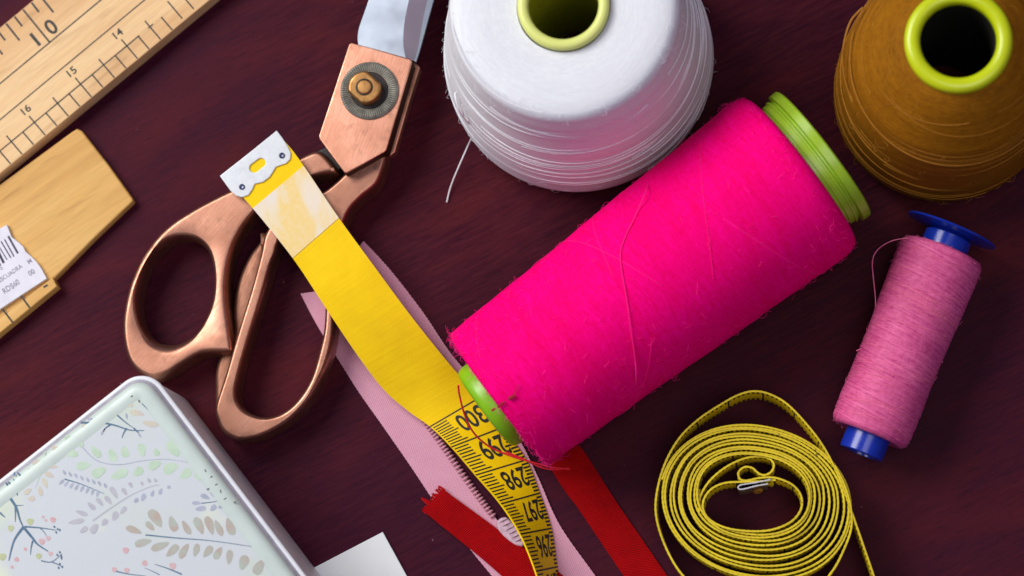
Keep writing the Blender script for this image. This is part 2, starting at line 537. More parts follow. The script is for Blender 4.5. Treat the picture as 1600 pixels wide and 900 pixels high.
def lathe(bm, prof, mat4, seg=96, mi=0, close=True, wob=None):
    """prof [(r, h)...] round local z, then mat4 (cm). uv in cm."""
    uvl = bm.loops.layers.uv.verify()
    rings = []
    arc = [0.0]
    for i in range(1, len(prof)):
        arc.append(arc[-1] + math.hypot(prof[i][0] - prof[i - 1][0], prof[i][1] - prof[i - 1][1]))
    rref = max(p[0] for p in prof)
    for j, (r, h) in enumerate(prof):
        ring = []
        for k in range(seg):
            a = 6.283185 * k / seg
            rr = r + (wob(a, h, r) if wob else 0.0)
            ring.append(bm.verts.new(mat4 @ Vector((rr * math.cos(a), rr * math.sin(a), h))))
        rings.append(ring)
    rng = range(len(prof)) if close else range(len(prof) - 1)
    for j in rng:
        A, B = rings[j], rings[(j + 1) % len(prof)]
        va, vb = arc[j], (arc[j + 1] if j + 1 < len(prof) else arc[j] + 1)
        for k in range(seg):
            k2 = (k + 1) % seg
            try: f = bm.faces.new((A[k], A[k2], B[k2], B[k]))
            except ValueError: continue
            f.material_index = mi
            us = (k, k + 1, k + 1, k)
            for l, uu, vv in zip(f.loops, us, (va, va, vb, vb)):
                l[uvl].uv = (uu / seg * 6.283185 * rref, vv)

def frame_axis(a, b):
    """matrix whose z runs from a to b (cm)"""
    z = (b - a).normalized()
    x = z.cross(Vector((0, 0, 1)))
    x = Vector((1, 0, 0)) if x.length < 1e-4 else x.normalized()
    y = z.cross(x)
    m = Matrix((x, y, z)).transposed().to_4x4()
    m.translation = a
    return m

def ribbon_solid(bm, rowsL, rowsR, th, cols=6, mi=0, us=None, width=1.0, cup=0.0):
    """strip between two 3-D edge lines, given a thickness; uv in cm"""
    uvl = bm.loops.layers.uv.verify()
    n = len(rowsL); top, bot = [], []
    if us is None:
        us = [0.0]
        for i in range(1, n):
            us.append(us[-1] + ((rowsL[i] + rowsR[i]) * 0.5 - (rowsL[i - 1] + rowsR[i - 1]) * 0.5).length)
    for i in range(n):
        a, b = rowsL[i], rowsR[i]
        t = (rowsL[min(i + 1, n - 1)] - rowsL[max(i - 1, 0)]) + (rowsR[min(i + 1, n - 1)] - rowsR[max(i - 1, 0)])
        nn = t.cross(b - a)
        nn = nn.normalized() if nn.length > 1e-9 else Vector((0, 0, 1))
        if nn.z < 0 and abs(nn.z) > 0.05: nn = -nn
        rt, rb = [], []
        for k in range(cols + 1):
            p = a.lerp(b, k / cols) + nn * cup * math.sin(math.pi * k / cols)
            rt.append(bm.verts.new(p + nn * th * 0.5)); rb.append(bm.verts.new(p - nn * th * 0.5))
        top.append(rt); bot.append(rb)
    def q(vs, uvs):
        f = bm.faces.new(vs); f.material_index = mi
        for l, c in zip(f.loops, uvs): l[uvl].uv = c
    for i in range(n - 1):
        for k in range(cols):
            c = [(us[i], width * k / cols), (us[i + 1], width * k / cols), (us[i + 1], width * (k + 1) / cols), (us[i], width * (k + 1) / cols)]
            q((top[i][k], top[i + 1][k], top[i + 1][k + 1], top[i][k + 1]), c)
            q((bot[i][k + 1], bot[i + 1][k + 1], bot[i + 1][k], bot[i][k]), [c[3], c[2], c[1], c[0]])
        for k, vv in ((0, -0.05), (cols, width + 0.05)):
            q((top[i][k], bot[i][k], bot[i + 1][k], top[i + 1][k]), [(us[i], vv), (us[i], vv), (us[i + 1], vv), (us[i + 1], vv)])
    for i in (0, n - 1):
        for k in range(cols):
            q((top[i][k], top[i][k + 1], bot[i][k + 1], bot[i][k]), [(us[i], -0.05)] * 4)

_glyphs = {}
def text_mesh(s, bold=0.018):
    """flat letters of s: points (x, y) scaled to height 1, centred, and faces"""
    if s in _glyphs: return _glyphs[s]
    cu = bpy.data.curves.new('letters', 'FONT')
    cu.body = s; cu.resolution_u = 4; cu.offset = bold
    o = bpy.data.objects.new('letters', cu)
    COL.objects.link(o)
    bpy.context.view_layer.update()
    dg = bpy.context.evaluated_depsgraph_get()
    me = o.evaluated_get(dg).to_mesh()
    pts = [(v.co.x, v.co.y) for v in me.vertices]
    fs = [tuple(p.vertices) for p in me.polygons]
    o.evaluated_get(dg).to_mesh_clear()
    bpy.data.objects.remove(o); bpy.data.curves.remove(cu)
    x0, x1 = min(p[0] for p in pts), max(p[0] for p in pts)
    y0, y1 = min(p[1] for p in pts), max(p[1] for p in pts)
    h = y1 - y0
    pts = [((x - (x0 + x1) / 2) / h, (y - (y0 + y1) / 2) / h) for x, y in pts]
    _glyphs[s] = (pts, fs)
    return _glyphs[s]

def put_text(bm, s, fn, sx=1.0, mi=0):
    pts, fs = text_mesh(s)
    vs = [bm.verts.new(fn(x * sx, y)) for x, y in pts]
    for f in fs:
        try: bm.faces.new([vs[i] for i in f]).material_index = mi
        except ValueError: pass

def quad(bm, pts, mi=0):
    bm.faces.new([bm.verts.new(p) for p in pts]).material_index = mi

def hairs(bm, surf, n, length, r, mi=0, rnd=random):
    """loose fibres standing off a surface; surf() -> (point, normal)"""
    for _ in range(n):
        p, nn = surf()
        d = Vector((rnd.gauss(0, 1), rnd.gauss(0, 1), rnd.gauss(0, 1)))
        L = length * rnd.uniform(0.4, 1.3)
        t = (d - nn * d.dot(nn)).normalized()
        pts = [p - nn * 0.01, p + t * L * 0.35 + nn * L * rnd.uniform(0.1, 0.35), p + t * L * 0.75 + nn * L * rnd.uniform(0.1, 0.5), p + t * L + nn * L * rnd.uniform(-0.05, 0.45) + d * 0.05 * L]
        tube(bm, catmull(pts, 2), r, 3, mi=mi)

def prof_surf(prof, mat4, i0, i1):
    """random point + normal on a lathed outline between stations i0, i1"""
    def f():
        i = random.randrange(i0, i1); t = random.random()
        r = prof[i][0] * (1 - t) + prof[i + 1][0] * t; h = prof[i][1] * (1 - t) + prof[i + 1][1] * t
        dr, dh = prof[i + 1][0] - prof[i][0], prof[i + 1][1] - prof[i][1]
        a = random.uniform(0, 6.283)
        n2 = Vector((dh, -dr)).normalized()
        p = mat4 @ Vector((r * math.cos(a), r * math.sin(a), h))
        nn = (mat4.to_3x3() @ Vector((n2.x * math.cos(a), n2.x * math.sin(a), n2.y))).normalized()
        c = mat4 @ Vector((0, 0, h))
        if nn.dot(p - c) < 0 and abs(n2.x) > 0.3: nn = -nn
        return p, nn
    return f

def winding(bm, prof_r, mat4, h0, h1, a0, a1, r, off=0.012, mi=0, n=60, wav=0.0):
    """one strand lying on a wound surface, from height h0 at angle a0 to h1 at a1"""
    pts = []
    ph = random.uniform(0, 6)
    for i in range(n + 1):
        t = i / n
        h = h0 + (h1 - h0) * t + wav * math.sin(t * 9 + ph)
        a = a0 + (a1 - a0) * t
        rr = prof_r(h) + off
        pts.append(mat4 @ Vector((rr * math.cos(a), rr * math.sin(a), h)))
    tube(bm, pts, r, 5, mi=mi)

def radius_fn(prof):
    pr = sorted([(h, r) for r, h in prof])
    def f(h):
        if h <= pr[0][0]: return pr[0][1]
        for (h0, r0), (h1, r1) in zip(pr, pr[1:]):
            if h0 <= h <= h1: return r0 + (r1 - r0) * ((h - h0) / max(1e-6, h1 - h0))
        return pr[-1][1]
    return f

def smooth_prof(prof, per=5):
    return [(v.x, v.y) for v in catmull([Vector((r, h)) for r, h in prof], per)]

# ------------------------------------------------------------------ the table
bm = bmesh.new()
bmesh.ops.create_cube(bm, size=1.0, matrix=Matrix.Translation((0, 0, -1.25)) @ Matrix.Diagonal((90, 64, 2.5, 1)))
bmesh.ops.bevel(bm, geom=bm.edges[:], offset=0.3, segments=3, affect='EDGES')
tb = link_bm('table_top', bm, M['table'])
tb['kind'] = 'structure'

# ------------------------------------------------------------------ long wooden ruler
DU, NU = Vector((0.770, -0.638)), Vector((0.638, 0.770))
def RU(s, off, z=0.6):
    p = DU * s + NU * off
    return P(p.x, p.y, z)
rl = thing('wooden_ruler', 'long pale wooden ruler printed with black inch marks and 10, 14, 15, 16', 'ruler', P(120, 90, 0))
bm = bmesh.new()
outer = [tuple(RU(s, o).xy) for s, o in ((-420, 33), (330, 33), (330, 209), (-420, 209))]
slab(bm, outer, [], 0.0, rounded_profile(0.03, 0.6, 2))
link_bm('body', bm, M['pine'], rl, 30)
bm = bmesh.new()
ZP = 0.604
def ruler_line(bm, s0, o0, s1, o1, wd):
    d = Vector((s1 - s0, o1 - o0)); n = Vector((-d.y, d.x)).normalized() * wd / 2
    quad(bm, [RU(s0 + n.x, o0 + n.y, ZP), RU(s1 + n.x, o1 + n.y, ZP), RU(s1 - n.x, o1 - n.y, ZP), RU(s0 - n.x, o0 - n.y, ZP)])
ruler_line(bm, -420, 100.5, 330, 100.5, 2.1)
ruler_line(bm, -420, 144, 330, 144, 1.9)
ruler_line(bm, -420, 181.5, 107.2 + 25, 181.5, 2.0)
ruler_line(bm, 150, 181.5, 160, 181.5, 2.0)
for i in range(-16, 12):
    s = 13.0 + 93.7 * i / 4.0
    if i % 4 == 0: o0 = 168.5
    elif i % 2 == 0: o0 = 169.5
    else: o0 = 181
    ruler_line(bm, s, o0, s + 0.3, 207.5 if i < 8 else 204, 2.3)
    if i == 8: ruler_line(bm, s, 150, s, 160, 2.0)
for i in range(-24, 19):
    s = 18.2 + 17.2 * i
    o1 = 100.5 if i % 8 == 0 else (68 if i % 2 == 0 else 53.5)
    ruler_line(bm, s, 34.5, s - 0.6, o1, 2.9 if i % 8 == 0 else 3.2)
link_bm('graduation_lines', bm, M['print'], rl, None)
bm = bmesh.new()
def ruler_text(s, cs, co, hgt, sx=1.0):
    put_text(bm, s, lambda x, y: RU(cs + x * hgt, co - y * hgt, ZP + 0.001), sx)
ruler_text('1', 3.0, 82.5, 24, 1.15); ruler_text('0', 34.5, 83, 25, 1.0)
ruler_text('1', 3.0 - 137.6, 82.5, 24, 1.15); ruler_text('1', 34.5 - 137.6, 83, 24, 1.15)
for t, cs in (('14', 108.5), ('15', 15.0), ('16', -78), ('17', -171)):
    ruler_text(t, cs, 157.5, 12.0, 1.15)
link_bm('numerals', bm, M['print'], rl, None)

# ------------------------------------------------------------------ wooden square with the price label
sq = thing('drafting_square', 'short honey coloured wooden square with torn price label below the long ruler', 'drafting square', P(60, 380, 0))
bm = bmesh.new()
ZS = 0.34
ol = [(112, 206), (120, 201), (127, 204), (168, 256), (206, 309), (207.5, 314), (204, 318), (150, 369), (84, 436), (60, 460), (-60, 560), (-180, 420)]
slab(bm, PX(ol, ZS), [], 0.0, rounded_profile(0.05, ZS, 3))
link_bm('plate', bm, M['pine2'], sq, 30)
bm = bmesh.new()
ZL = 0.46
slab(bm, PX([(82, 433), (89, 447), (0, 520), (-120, 618), (-130, 606), (-10, 506)], ZL), [], 0.0, rounded_profile(0.03, ZL, 2))
link_bm('graduated_edge', bm, M['pine2'], sq, 30)
bm = bmesh.new()
for (a, b2) in (((32, 461), (46.5, 481)), ((4, 483), (20, 504)), ((-26, 507), (-10, 529)), ((68, 449), (74.5, 445))):
    d = (Vector(b2) - Vector(a)); n = Vector((-d.y, d.x)).normalized() * 1.5
    quad(bm, [P(a[0] + n.x, a[1] + n.y, ZL + .004), P(b2[0] + n.x, b2[1] + n.y, ZL + .004), P(b2[0] - n.x, b2[1] - n.y, ZL + .004), P(a[0] - n.x, a[1] - n.y, ZL + .004)])
link_bm('graduation_lines', bm, M['print'], sq, None)
bm = bmesh.new()
ZB = 0.475
lab = [(-60, 398), (0, 357), (10.5, 351), (15, 362), (18, 370), (28, 378), (36, 385), (40, 393), (50, 402), (57, 409), (62, 416), (66, 422), (69, 428), (73, 435), (50, 450), (0, 483), (-60, 525)]
slab(bm, PX(lab, ZB), [], ZS + 0.002, [(0.0, ZB - 0.006), (0.006, ZB)])
pl = link_bm('price_label', bm, M['label'], sq, None)
bm = bmesh.new()
for (a, b2, wd) in (((12.8, 369), (28, 396), 3.2), ((7, 374), (22, 401), 2.0), ((1.5, 377), (17, 403), 2.0), ((-4, 381), (11, 406), 1.6), ((-7, 385), (6, 411), 4.0), ((-14, 389), (1, 415), 2.4), ((-21, 393), (-6, 420), 2)):
    d = (Vector(b2) - Vector(a)); n = Vector((-d.y, d.x)).normalized() * wd / 2
    zz = ZB + 0.003
    quad(bm, [P(a[0] + n.x, a[1] + n.y, zz), P(b2[0] + n.x, b2[1] + n.y, zz), P(b2[0] - n.x, b2[1] - n.y, zz), P(a[0] - n.x, a[1] - n.y, zz)])
link_bm('barcode', bm, M['barcode'], pl, None)
bm = bmesh.new()
LD, LN = Vector((0.83, -0.558)), Vector((0.558, 0.83))
def label_text(s, cu, cv, hgt, sx=1.0):
    def fn(x, y):
        p = Vector((cu, cv)) + LD * x * hgt - LN * y * hgt
        return P(p.x, p.y, ZB + 0.003)
    put_text(bm, s, fn, sx)
label_text('ESCUADRA', 16, 427, 7.0, 0.9); label_text('M', 46, 408, 7.0)
label_text('RD$60', 17.5, 448, 10.5, 0.85); label_text('00', 49, 425.5, 8.5, 0.9); label_text('0', 2, 419, 6)
link_bm('label_text', bm, M['label_ink'], pl, None)

# ------------------------------------------------------------------ scissors
sc = thing('scissors', 'copper handled tailor scissors with dark pivot nut and bright steel blade', 'scissors', P(450, 400, 0))
def px_smooth(lst, z, per=4):
    return [tuple(v) for v in catmull([Vector(p) for p in PX(lst, z)], per, True)]

# handle with the round thumb ring
ZA = 1.10
Aout = [(497, 234), (470, 243), (430, 262), (385, 284), (345, 302), (300, 326), (258, 355), (226, 393), (203, 440), (191, 492), (191, 530), (199, 562), (214, 581), (236, 592), (258, 586), (285, 569), (312, 554), (335, 551.5), (355, 551.5), (363, 546), (361, 522), (355.5, 480), (354.5, 440), (360, 400), (373, 366), (396, 334), (430, 306), (470, 284), (505, 273), (527, 269), (517, 250)]
Ahole = [(286.7, 370), (308, 376), (325, 395), (332, 429.5), (329.5, 468.6), (317, 500.6), (301, 522), (278, 534.4), (256.5, 536), (237, 529), (221, 507.7), (213.8, 475.7), (217, 443.7), (230, 408), (247.6, 386.8), (265, 373.6)]
hole_c = P(262, 545, ZA).xy
def scoop(k):
    def f(p):
        d = (Vector(p) - hole_c).length
        return k * (0.13 + 0.24 * max(0.0, 1 - d / 0.9))
    return f
bm = bmesh.new()
hp = [(0.0, ZA - 0.42)] + [(scoop(1 - math.cos(a)), ZA - 0.42 * (1 - math.sin(a))) for a in (0.35, 0.7, 1.05, 1.35, 1.57)]
slab(bm, px_smooth(Aout, ZA), [px_smooth(Ahole, ZA)], 0.12, rounded_profile(0.13, ZA, 5, 0.30, 0.03), hp)
link_bm('thumb_handle', bm, M['copper'], sc, 40)

# handle with the long finger loop
ZBh = 1.10
Bout = [(600, 238), (604, 246), (598, 268), (588, 289), (563, 310), (543, 335), (531, 378), (526, 430), (523, 490), (521.5, 520), (515, 553), (503, 586), (480, 628), (448, 660), (412, 680), (384, 687.5), (364, 685.5), (346, 673), (336.5, 652), (335.5, 632), (351, 583), (372, 511), (391, 450), (405, 398), (414, 362), (440, 330), (475, 308), (505, 297), (527, 280), (540, 268), (570, 250)]
Bhole = [(436, 378), (431, 395), (424, 412), (414, 448), (402, 488), (386, 540), (373, 587), (369, 614), (376, 634), (392, 646), (414, 651), (440, 644), (464, 624), (484, 592), (497, 550), (505, 512), (507, 470), (509, 425), (512, 390), (508, 366), (494, 352), (470, 350), (450, 358)]
bm = bmesh.new()
slab(bm, px_smooth(Bout, ZBh), [px_smooth(Bhole, ZBh)], 0.18, rounded_profile(0.11, ZBh, 5, 0.30, 0.015), rounded_profile(0.11, ZBh, 5, 0.25, 0.015))
link_bm('finger_handle', bm, M['copper'], sc, 40)
bm = bmesh.new()
Cout = [(416, 362), (404, 376), (388, 397), (374, 425), (366, 452), (362, 486), (363, 515), (355, 538), (341, 556), (334.5, 580), (334, 606), (336, 640), (352, 640), (380, 560), (400, 500), (415, 440)]
slab(bm, px_smooth(Cout, 0.6), [], 0.0, rounded_profile(0.16, 0.62, 4, 0.4, 0))
link_bm('finger_rest', bm, M['copper_low'], sc, 40)

# pivot block, lower block, blade
ZV = 1.55
bm = bmesh.new()
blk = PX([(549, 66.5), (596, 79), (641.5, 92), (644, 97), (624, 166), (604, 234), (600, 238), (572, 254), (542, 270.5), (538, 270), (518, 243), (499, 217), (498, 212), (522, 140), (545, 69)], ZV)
slab(bm, blk, [], 0.80, rounded_profile(0.035, ZV, 3), side_mi=1)  # side wall gets the copper with shade painted in
link_bm('pivot_block', bm, [M['copper_up'], M['copper_shade']], sc, 30)
bm = bmesh.new()
low = PX([(570, 80), (650, 99), (656, 105), (637, 168), (617, 238), (612, 242), (560, 268), (520, 220), (545, 140)], 0.55)
slab(bm, low, [], 0.10, rounded_profile(0.03, 0.55, 3))
link_bm('lower_block', bm, M['copper_up'], sc, 30)
bm = bmesh.new()
core = PX([(566, 84), (630, 98), (600, 220), (545, 255), (515, 215)], 0.8)
slab(bm, core, [], 0.5, rounded_profile(0.01, 0.84, 1))
link_bm('pivot_core', bm, M['dark_metal'], sc, 30)
# shank of the thumb handle running under the block
bm = bmesh.new()
slab(bm, PX([(486, 240), (520, 225), (560, 215), (585, 240), (545, 258), (525, 268)], 0.75), [], 0.2, rounded_profile(0.05, 0.78, 3))
link_bm('handle_shank', bm, M['dark_metal'], sc, 30)

ZK = 1.22
def blade_rows(top):
    # left edge, edge of the hollow grind, shoulder, cutting edge (photo px, height)
    return [
        [((560, 72), ZK), ((560, 48), ZK), ((576, 0), ZK), ((612, -110), ZK), ((742, -500), ZK), ((800, -620), ZK)],
        [((634, 92), ZK), ((630, 58), ZK), ((639, 0), ZK), ((672, -110), ZK), ((788, -500), ZK), ((805, -622), ZK)],
        [((647, 95), ZK - .13), ((653, 75), ZK - .13), ((668, 0), ZK - .13), ((703, -110), ZK - .13), ((815, -500), ZK - .1), ((808, -624), ZK - .05)],
        [((650, 97), ZK - .17), ((657, 75), ZK - .17), ((677.5, 0), ZK - .16), ((712, -110), ZK - .16), ((822, -500), ZK - .13), ((810, -626), ZK - .07)]]
bm = bmesh.new()
rows = [catmull([P(p[0], p[1], z) for p, z in r], 6) for r in blade_rows(0)]
tv = [[bm.verts.new(p) for p in r] for r in rows]
bv = [[bm.verts.new((p.x, p.y, ZK - 0.3)) for p in r] for r in (rows[0], rows[3])]
for j in range(3):
    for i in range(len(tv[0]) - 1):
        f = bm.faces.new((tv[j][i], tv[j][i + 1], tv[j + 1][i + 1], tv[j + 1][i])); f.material_index = 1 if j == 1 else 0
for i in range(len(tv[0]) - 1):
    bm.faces.new((tv[0][i + 1], tv[0][i], bv[0][i], bv[0][i + 1]))
    bm.faces.new((tv[3][i], tv[3][i + 1], bv[1][i + 1], bv[1][i]))
    bm.faces.new((bv[0][i], bv[1][i], bv[1][i + 1], bv[0][i + 1]))
bm.faces.new((tv[0][0], tv[1][0], tv[2][0], tv[3][0], bv[1][0], bv[0][0]))
link_bm('blade', bm, [M['steel'], M['ground_steel']], sc, 5)
bm = bmesh.new()
slab(bm, PX([(575, 85), (640, 95), (668, 0), (812, -490), (800, -610), (735, -500), (590, 0)], 0.6), [], 0.45, rounded_profile(0.02, 0.6, 2))
link_bm('lower_blade', bm, M['steel'], sc, 30)

# pivot: serrated washer, nut with two flats, stud
pc = P(577.5, 142, ZV)
pm = Matrix.Translation((pc.x, pc.y, ZV))
wa = bmesh.new()
seg = 216
prof = [(0.52, -0.02), (0.52, 0.045), (0.60, 0.075), (0.74, 0.085), (0.80, 0.05), (0.81, -0.02)]
lathe(wa, prof, pm, seg, close=True, wob=lambda a, h, r: 0.0)
for k, v in enumerate(wa.verts):
    ring, kk = divmod(k, seg)
    if ring in (2, 3) and kk % 3 == 0: v.co.z -= 0.018
washer = link_bm('washer', wa, M['washer'], sc, 25)
bm = bmesh.new()
lathe(bm, [(0.001, -0.02), (0.001, 0.03), (0.50, 0.03), (0.53, -0.02)], pm, 64)
link_bm('recess', bm, M['dark_metal'], washer, 30)
bm = bmesh.new()
nut = []
fd = math.atan2(-(P(600, 130, ZV) - P(555, 85, ZV)).x, (P(600, 130, ZV) - P(555, 85, ZV)).y)
for k in range(72):
    a = 6.2832 * k / 72
    x, y = 0.455 * math.cos(a), 0.455 * math.sin(a)
    y = max(-0.385, min(0.385, y))
    ca, sa = math.cos(math.radians(-42)), math.sin(math.radians(-42))
    nut.append((pc.x - 0.10 + x * ca - y * sa, pc.y + 0.03 + x * sa + y * ca))
slab(bm, nut, [], ZV + 0.02, rounded_profile(0.07, ZV + 0.34, 4, 0.07))
nutob = link_bm('nut', bm, M['brass'], sc, 30)
bm = bmesh.new()
sm = Matrix.Translation((pc.x - 0.10, pc.y + 0.03, ZV + 0.30))
lathe(bm, [(0.235, 0.03), (0.235, 0.055), (0.205, 0.06), (0.20, 0.03)], sm, 48)
link_bm('stud_ring', bm, M['dark_metal'], nutob, 30)
bm = bmesh.new()
lathe(bm, [(0.195, 0.0), (0.195, 0.07), (0.17, 0.095), (0.10, 0.10), (0.001, 0.10), (0.001, 0.0)], sm, 48)
link_bm('stud', bm, M['brass'], nutob, 30)

# ------------------------------------------------------------------ flat measuring tape
tp = thing('measuring_tape', 'bright yellow measuring tape lying open with metal end and numbers 300 to 295', 'measuring tape', P(620, 620, 0))
TROWS = [
    (-9.2, 345, 275.5, 432, 206, 1.35, 1.35), (-8.2, 385, 314, 466, 247, 1.35, 1.35), (-6.3, 455, 400, 527, 337, 1.34, 1.34),
    (-4.6, 505, 475, 586, 418, 1.30, 1.30), (-3.0, 553, 547, 640, 491, 1.05, 1.02), (-1.75, 597, 606, 690, 554, 0.66, 0.60),
    (-0.8, 636, 641, 722, 591, 0.42, 0.32), (0, 672, 667, 752, 620, 0.40, 0.15), (1, 705, 699, 786, 668, 0.65, 0.13),
    (2, 743, 743, 822, 719, 0.80, 0.12), (3, 782, 788, 843, 771, 1.20, 0.12), (4, 812, 835, 861, 826, 1.40, 0.12),
    (5, 836, 893, 870, 886, 1.52, 0.10), (6, 851, 950, 878, 945, 1.57, 0.10), (8, 866, 1060, 890, 1060, 1.57, 0.10)]
TD = catmull_rows(TROWS, 8)
TL = [P(r[1], r[2], r[5]) for r in TD]
TR = [P(r[3], r[4], r[6]) for r in TD]
TK = [r[0] for r in TD]
def tape_at(k, b, lift=0.0):
    """point on the tape: k cm past the 300 line, b across (0 = left edge)"""
    i = 0
    while i < len(TK) - 2 and TK[i + 1] < k: i += 1
    t = (k - TK[i]) / (TK[i + 1] - TK[i])
    l = TL[i].lerp(TL[i + 1], t); r = TR[i].lerp(TR[i + 1], t)
    n = ((TL[i + 1] - TL[i]) + (TR[i + 1] - TR[i])).cross(r - l).normalized()
    if n.z < 0: n = -n
    return l.lerp(r, b) + n * lift
bm = bmesh.new()
ribbon_solid(bm, TL, TR, 0.045, 8, us=TK, width=1.6)
link_bm('tape', bm, M['yellow'], tp, 50)
LIFT = 0.0275
def tape_quad(bm, k0, k1, b0, b1, n=1, lift=LIFT):
    for i in range(n):
        a, c = b0 + (b1 - b0) * i / n, b0 + (b1 - b0) * (i + 1) / n
        quad(bm, [tape_at(k0, a, lift), tape_at(k0, c, lift), tape_at(k1, c, lift), tape_at(k1, a, lift)])
bm = bmesh.new()
for c in range(0, 8):
    tape_quad(bm, c - 0.022, c + 0.022, 0.0, 1.0, 6)
    for t in range(1, 10):
        k = c + t / 10.0
        L = 0.37 if t == 9 else (0.345 if t == 5 else 0.285)
        if t == 9: L = 0.36
        tape_quad(bm, k - 0.02, k + 0.02, 0.02, L, 2)
        if c >= 1: tape_quad(bm, k - 0.027, k + 0.027, 0.87 if t != 5 else 0.80, 1.0, 1)
link_bm('graduation_lines', bm, M['print'], tp, None)
bm = bmesh.new()
for c in range(0, 8):
    def fn(x, y, c=c):
        return tape_at(c + 0.42 + y * 0.60, 0.625 - x * 0.60 * 0.66 / 1.6, LIFT)
    put_text(bm, str(300 - c), fn, 1.0)
link_bm('numerals', bm, M['print'], tp, None)
bm = bmesh.new()
K0, K1 = -7.93, -6.22
ks = [K0 + (K1 - K0) * i / 10 for i in range(11)]
la = [tape_at(k, 0.0, 0.031) for k in ks]; ra = [tape_at(k + (0.0 if i < 10 else 0.0), 1.0, 0.031) for i, k in enumerate(ks)]
ribbon_solid(bm, la, ra, 0.016, 6, us=ks, width=1.6)
link_bm('paper_patch', bm, M['patch'], tp, 50)
# metal end piece with scalloped edge, slot and two rivets
ZC = 1.40
clip = [(343.5, 275), (388, 240), (432.5, 204), (441, 215), (450, 229), (454.5, 239), (453.5, 249), (447, 255.5), (438, 258.5), (431, 261), (427, 268), (421, 277), (411, 284.5), (398, 287.5), (394.5, 296), (388, 305), (378, 308.5), (368, 305.5), (360, 298)]
slot = []
sc0, sd = Vector((402.5, 258.5)), Vector((0.80, -0.60))
sn = Vector((0.60, 0.80))
for k in range(24):
    a = 6.2832 * k / 24
    off = sd * (6.5 * (1 if math.cos(a) > 0 else -1)) + sd * 7.5 * math.cos(a) + sn * 7.5 * math.sin(a)
    slot.append(tuple(sc0 + off))
bm = bmesh.new()
slab(bm, PX(clip, ZC), [PX(slot, ZC)], ZC - 0.03, rounded_profile(0.015, ZC + 0.02, 2))
cl = link_bm('metal_end', bm, M['clip'], tp, 30)
for (u, v) in ((378, 292), (440.5, 243)):
    bm = bmesh.new()
    q = P(u, v, ZC + 0.02)
    lathe(bm, [(0.085, -0.01), (0.08, 0.025), (0.05, 0.04), (0.045, 0.02), (0.001, 0.015), (0.001, -0.01)], Matrix.Translation(q), 20)
    link_bm('rivet', bm, M['rivet'], cl, 30)

# ------------------------------------------------------------------ zipper
zp = thing('zipper', 'dusty pink open zipper lying under the yellow measuring tape', 'zipper', P(660, 700, 0))
def flat_ribbon(name, parent, L, R, z, th, mat, per=8, cols=6, width=1.2, scall=0.0, wav=0.0, tagged=None):
    l = catmull([P(u, v, z) for u, v in L], per); r = catmull([P(u, v, z) for u, v in R], per)
    n = len(l)
    for i in range(n):
        dz = wav * math.sin(i * 0.35)
        l[i].z += dz; r[i].z += dz
        if scall:
            d = (l[i] - r[i]).normalized()
            if i % 2: l[i] += d * scall; r[i] -= d * scall
    bm = bmesh.new()
    ribbon_solid(bm, l, r, th, cols, width=width)
    return link_bm(name, bm, mat, parent, 50)
lz_l = [(470, 459), (494, 505), (521, 549), (560, 611), (600, 668), (643, 730), (690, 800), (738, 862), (790, 925)]
lz_r = [(497, 455), (548, 512), (585, 558), (625, 607), (668, 662), (701, 708), (740, 764), (780, 817), (840, 892)]
flat_ribbon('zipper_tape', zp, lz_l, lz_r, 0.05, 0.05, M['zip'], 26, scall=0.010)
rz_l = [(556, 392), (590, 440), (632, 497), (668, 545), (720, 612), (770, 680), (800, 745), (830, 815), (868, 890), (895, 940)]
rz_r = [(568, 377), (612, 425), (662, 490), (704, 552), (757, 615), (808, 682), (840, 745), (874, 820), (930, 900), (960, 945)]
flat_ribbon('zipper_tape', zp, rz_l, rz_r, 0.056, 0.05, M['zip'], 26, scall=0.012)
def teeth(line, side, z, t0, t1, pitch=0.095):
    pts = catmull([P(u, v, z) for u, v in line], 30)
    bm = bmesh.new()
    acc = 0.0
    n = len(pts)
    i0, i1 = int(n * t0), int(n * t1)
    for i in range(i0 + 1, i1):
        acc += (pts[i] - pts[i - 1]).length
        if acc >= pitch:
            acc = 0.0
            t = (pts[i] - pts[i - 1]).normalized()
            s = Vector((-t.y, t.x, 0)) * side
            p = pts[i] - s * (0.10 if t1 == 1.0 else 0.0)
            tube(bm, catmull([p - s * 0.10 + Vector((0, 0, 0.02)), p + Vector((0, 0, 0.06)), p + s * 0.05 + Vector((0, 0, 0.01)), p + s * 0.06 - Vector((0, 0, 0.03))], 2), 0.033, 6)
    return link_bm('zipper_teeth', bm, M['teeth'], zp, 60)
teeth(lz_r, 1, 0.09, 0.05, 0.86)
bm = bmesh.new()
slab(bm, px_smooth([(777, 814), (790, 808), (806, 822), (818, 842), (818, 853), (806, 853), (790, 842), (778, 828)], 0.2, 3), [], 0.05, rounded_profile(0.06, 0.22, 3))
for k in range(6):
    a = P(780 + k * 5, 816 + k * 6, 0.22); b2 = P(792 + k * 5, 810 + k * 6, 0.22)
    tube(bm, [a, (a + b2) / 2 + Vector((0, 0, 0.03)), b2], 0.02, 5)
link_bm('end_stop', bm, M['stop'], zp, 40)

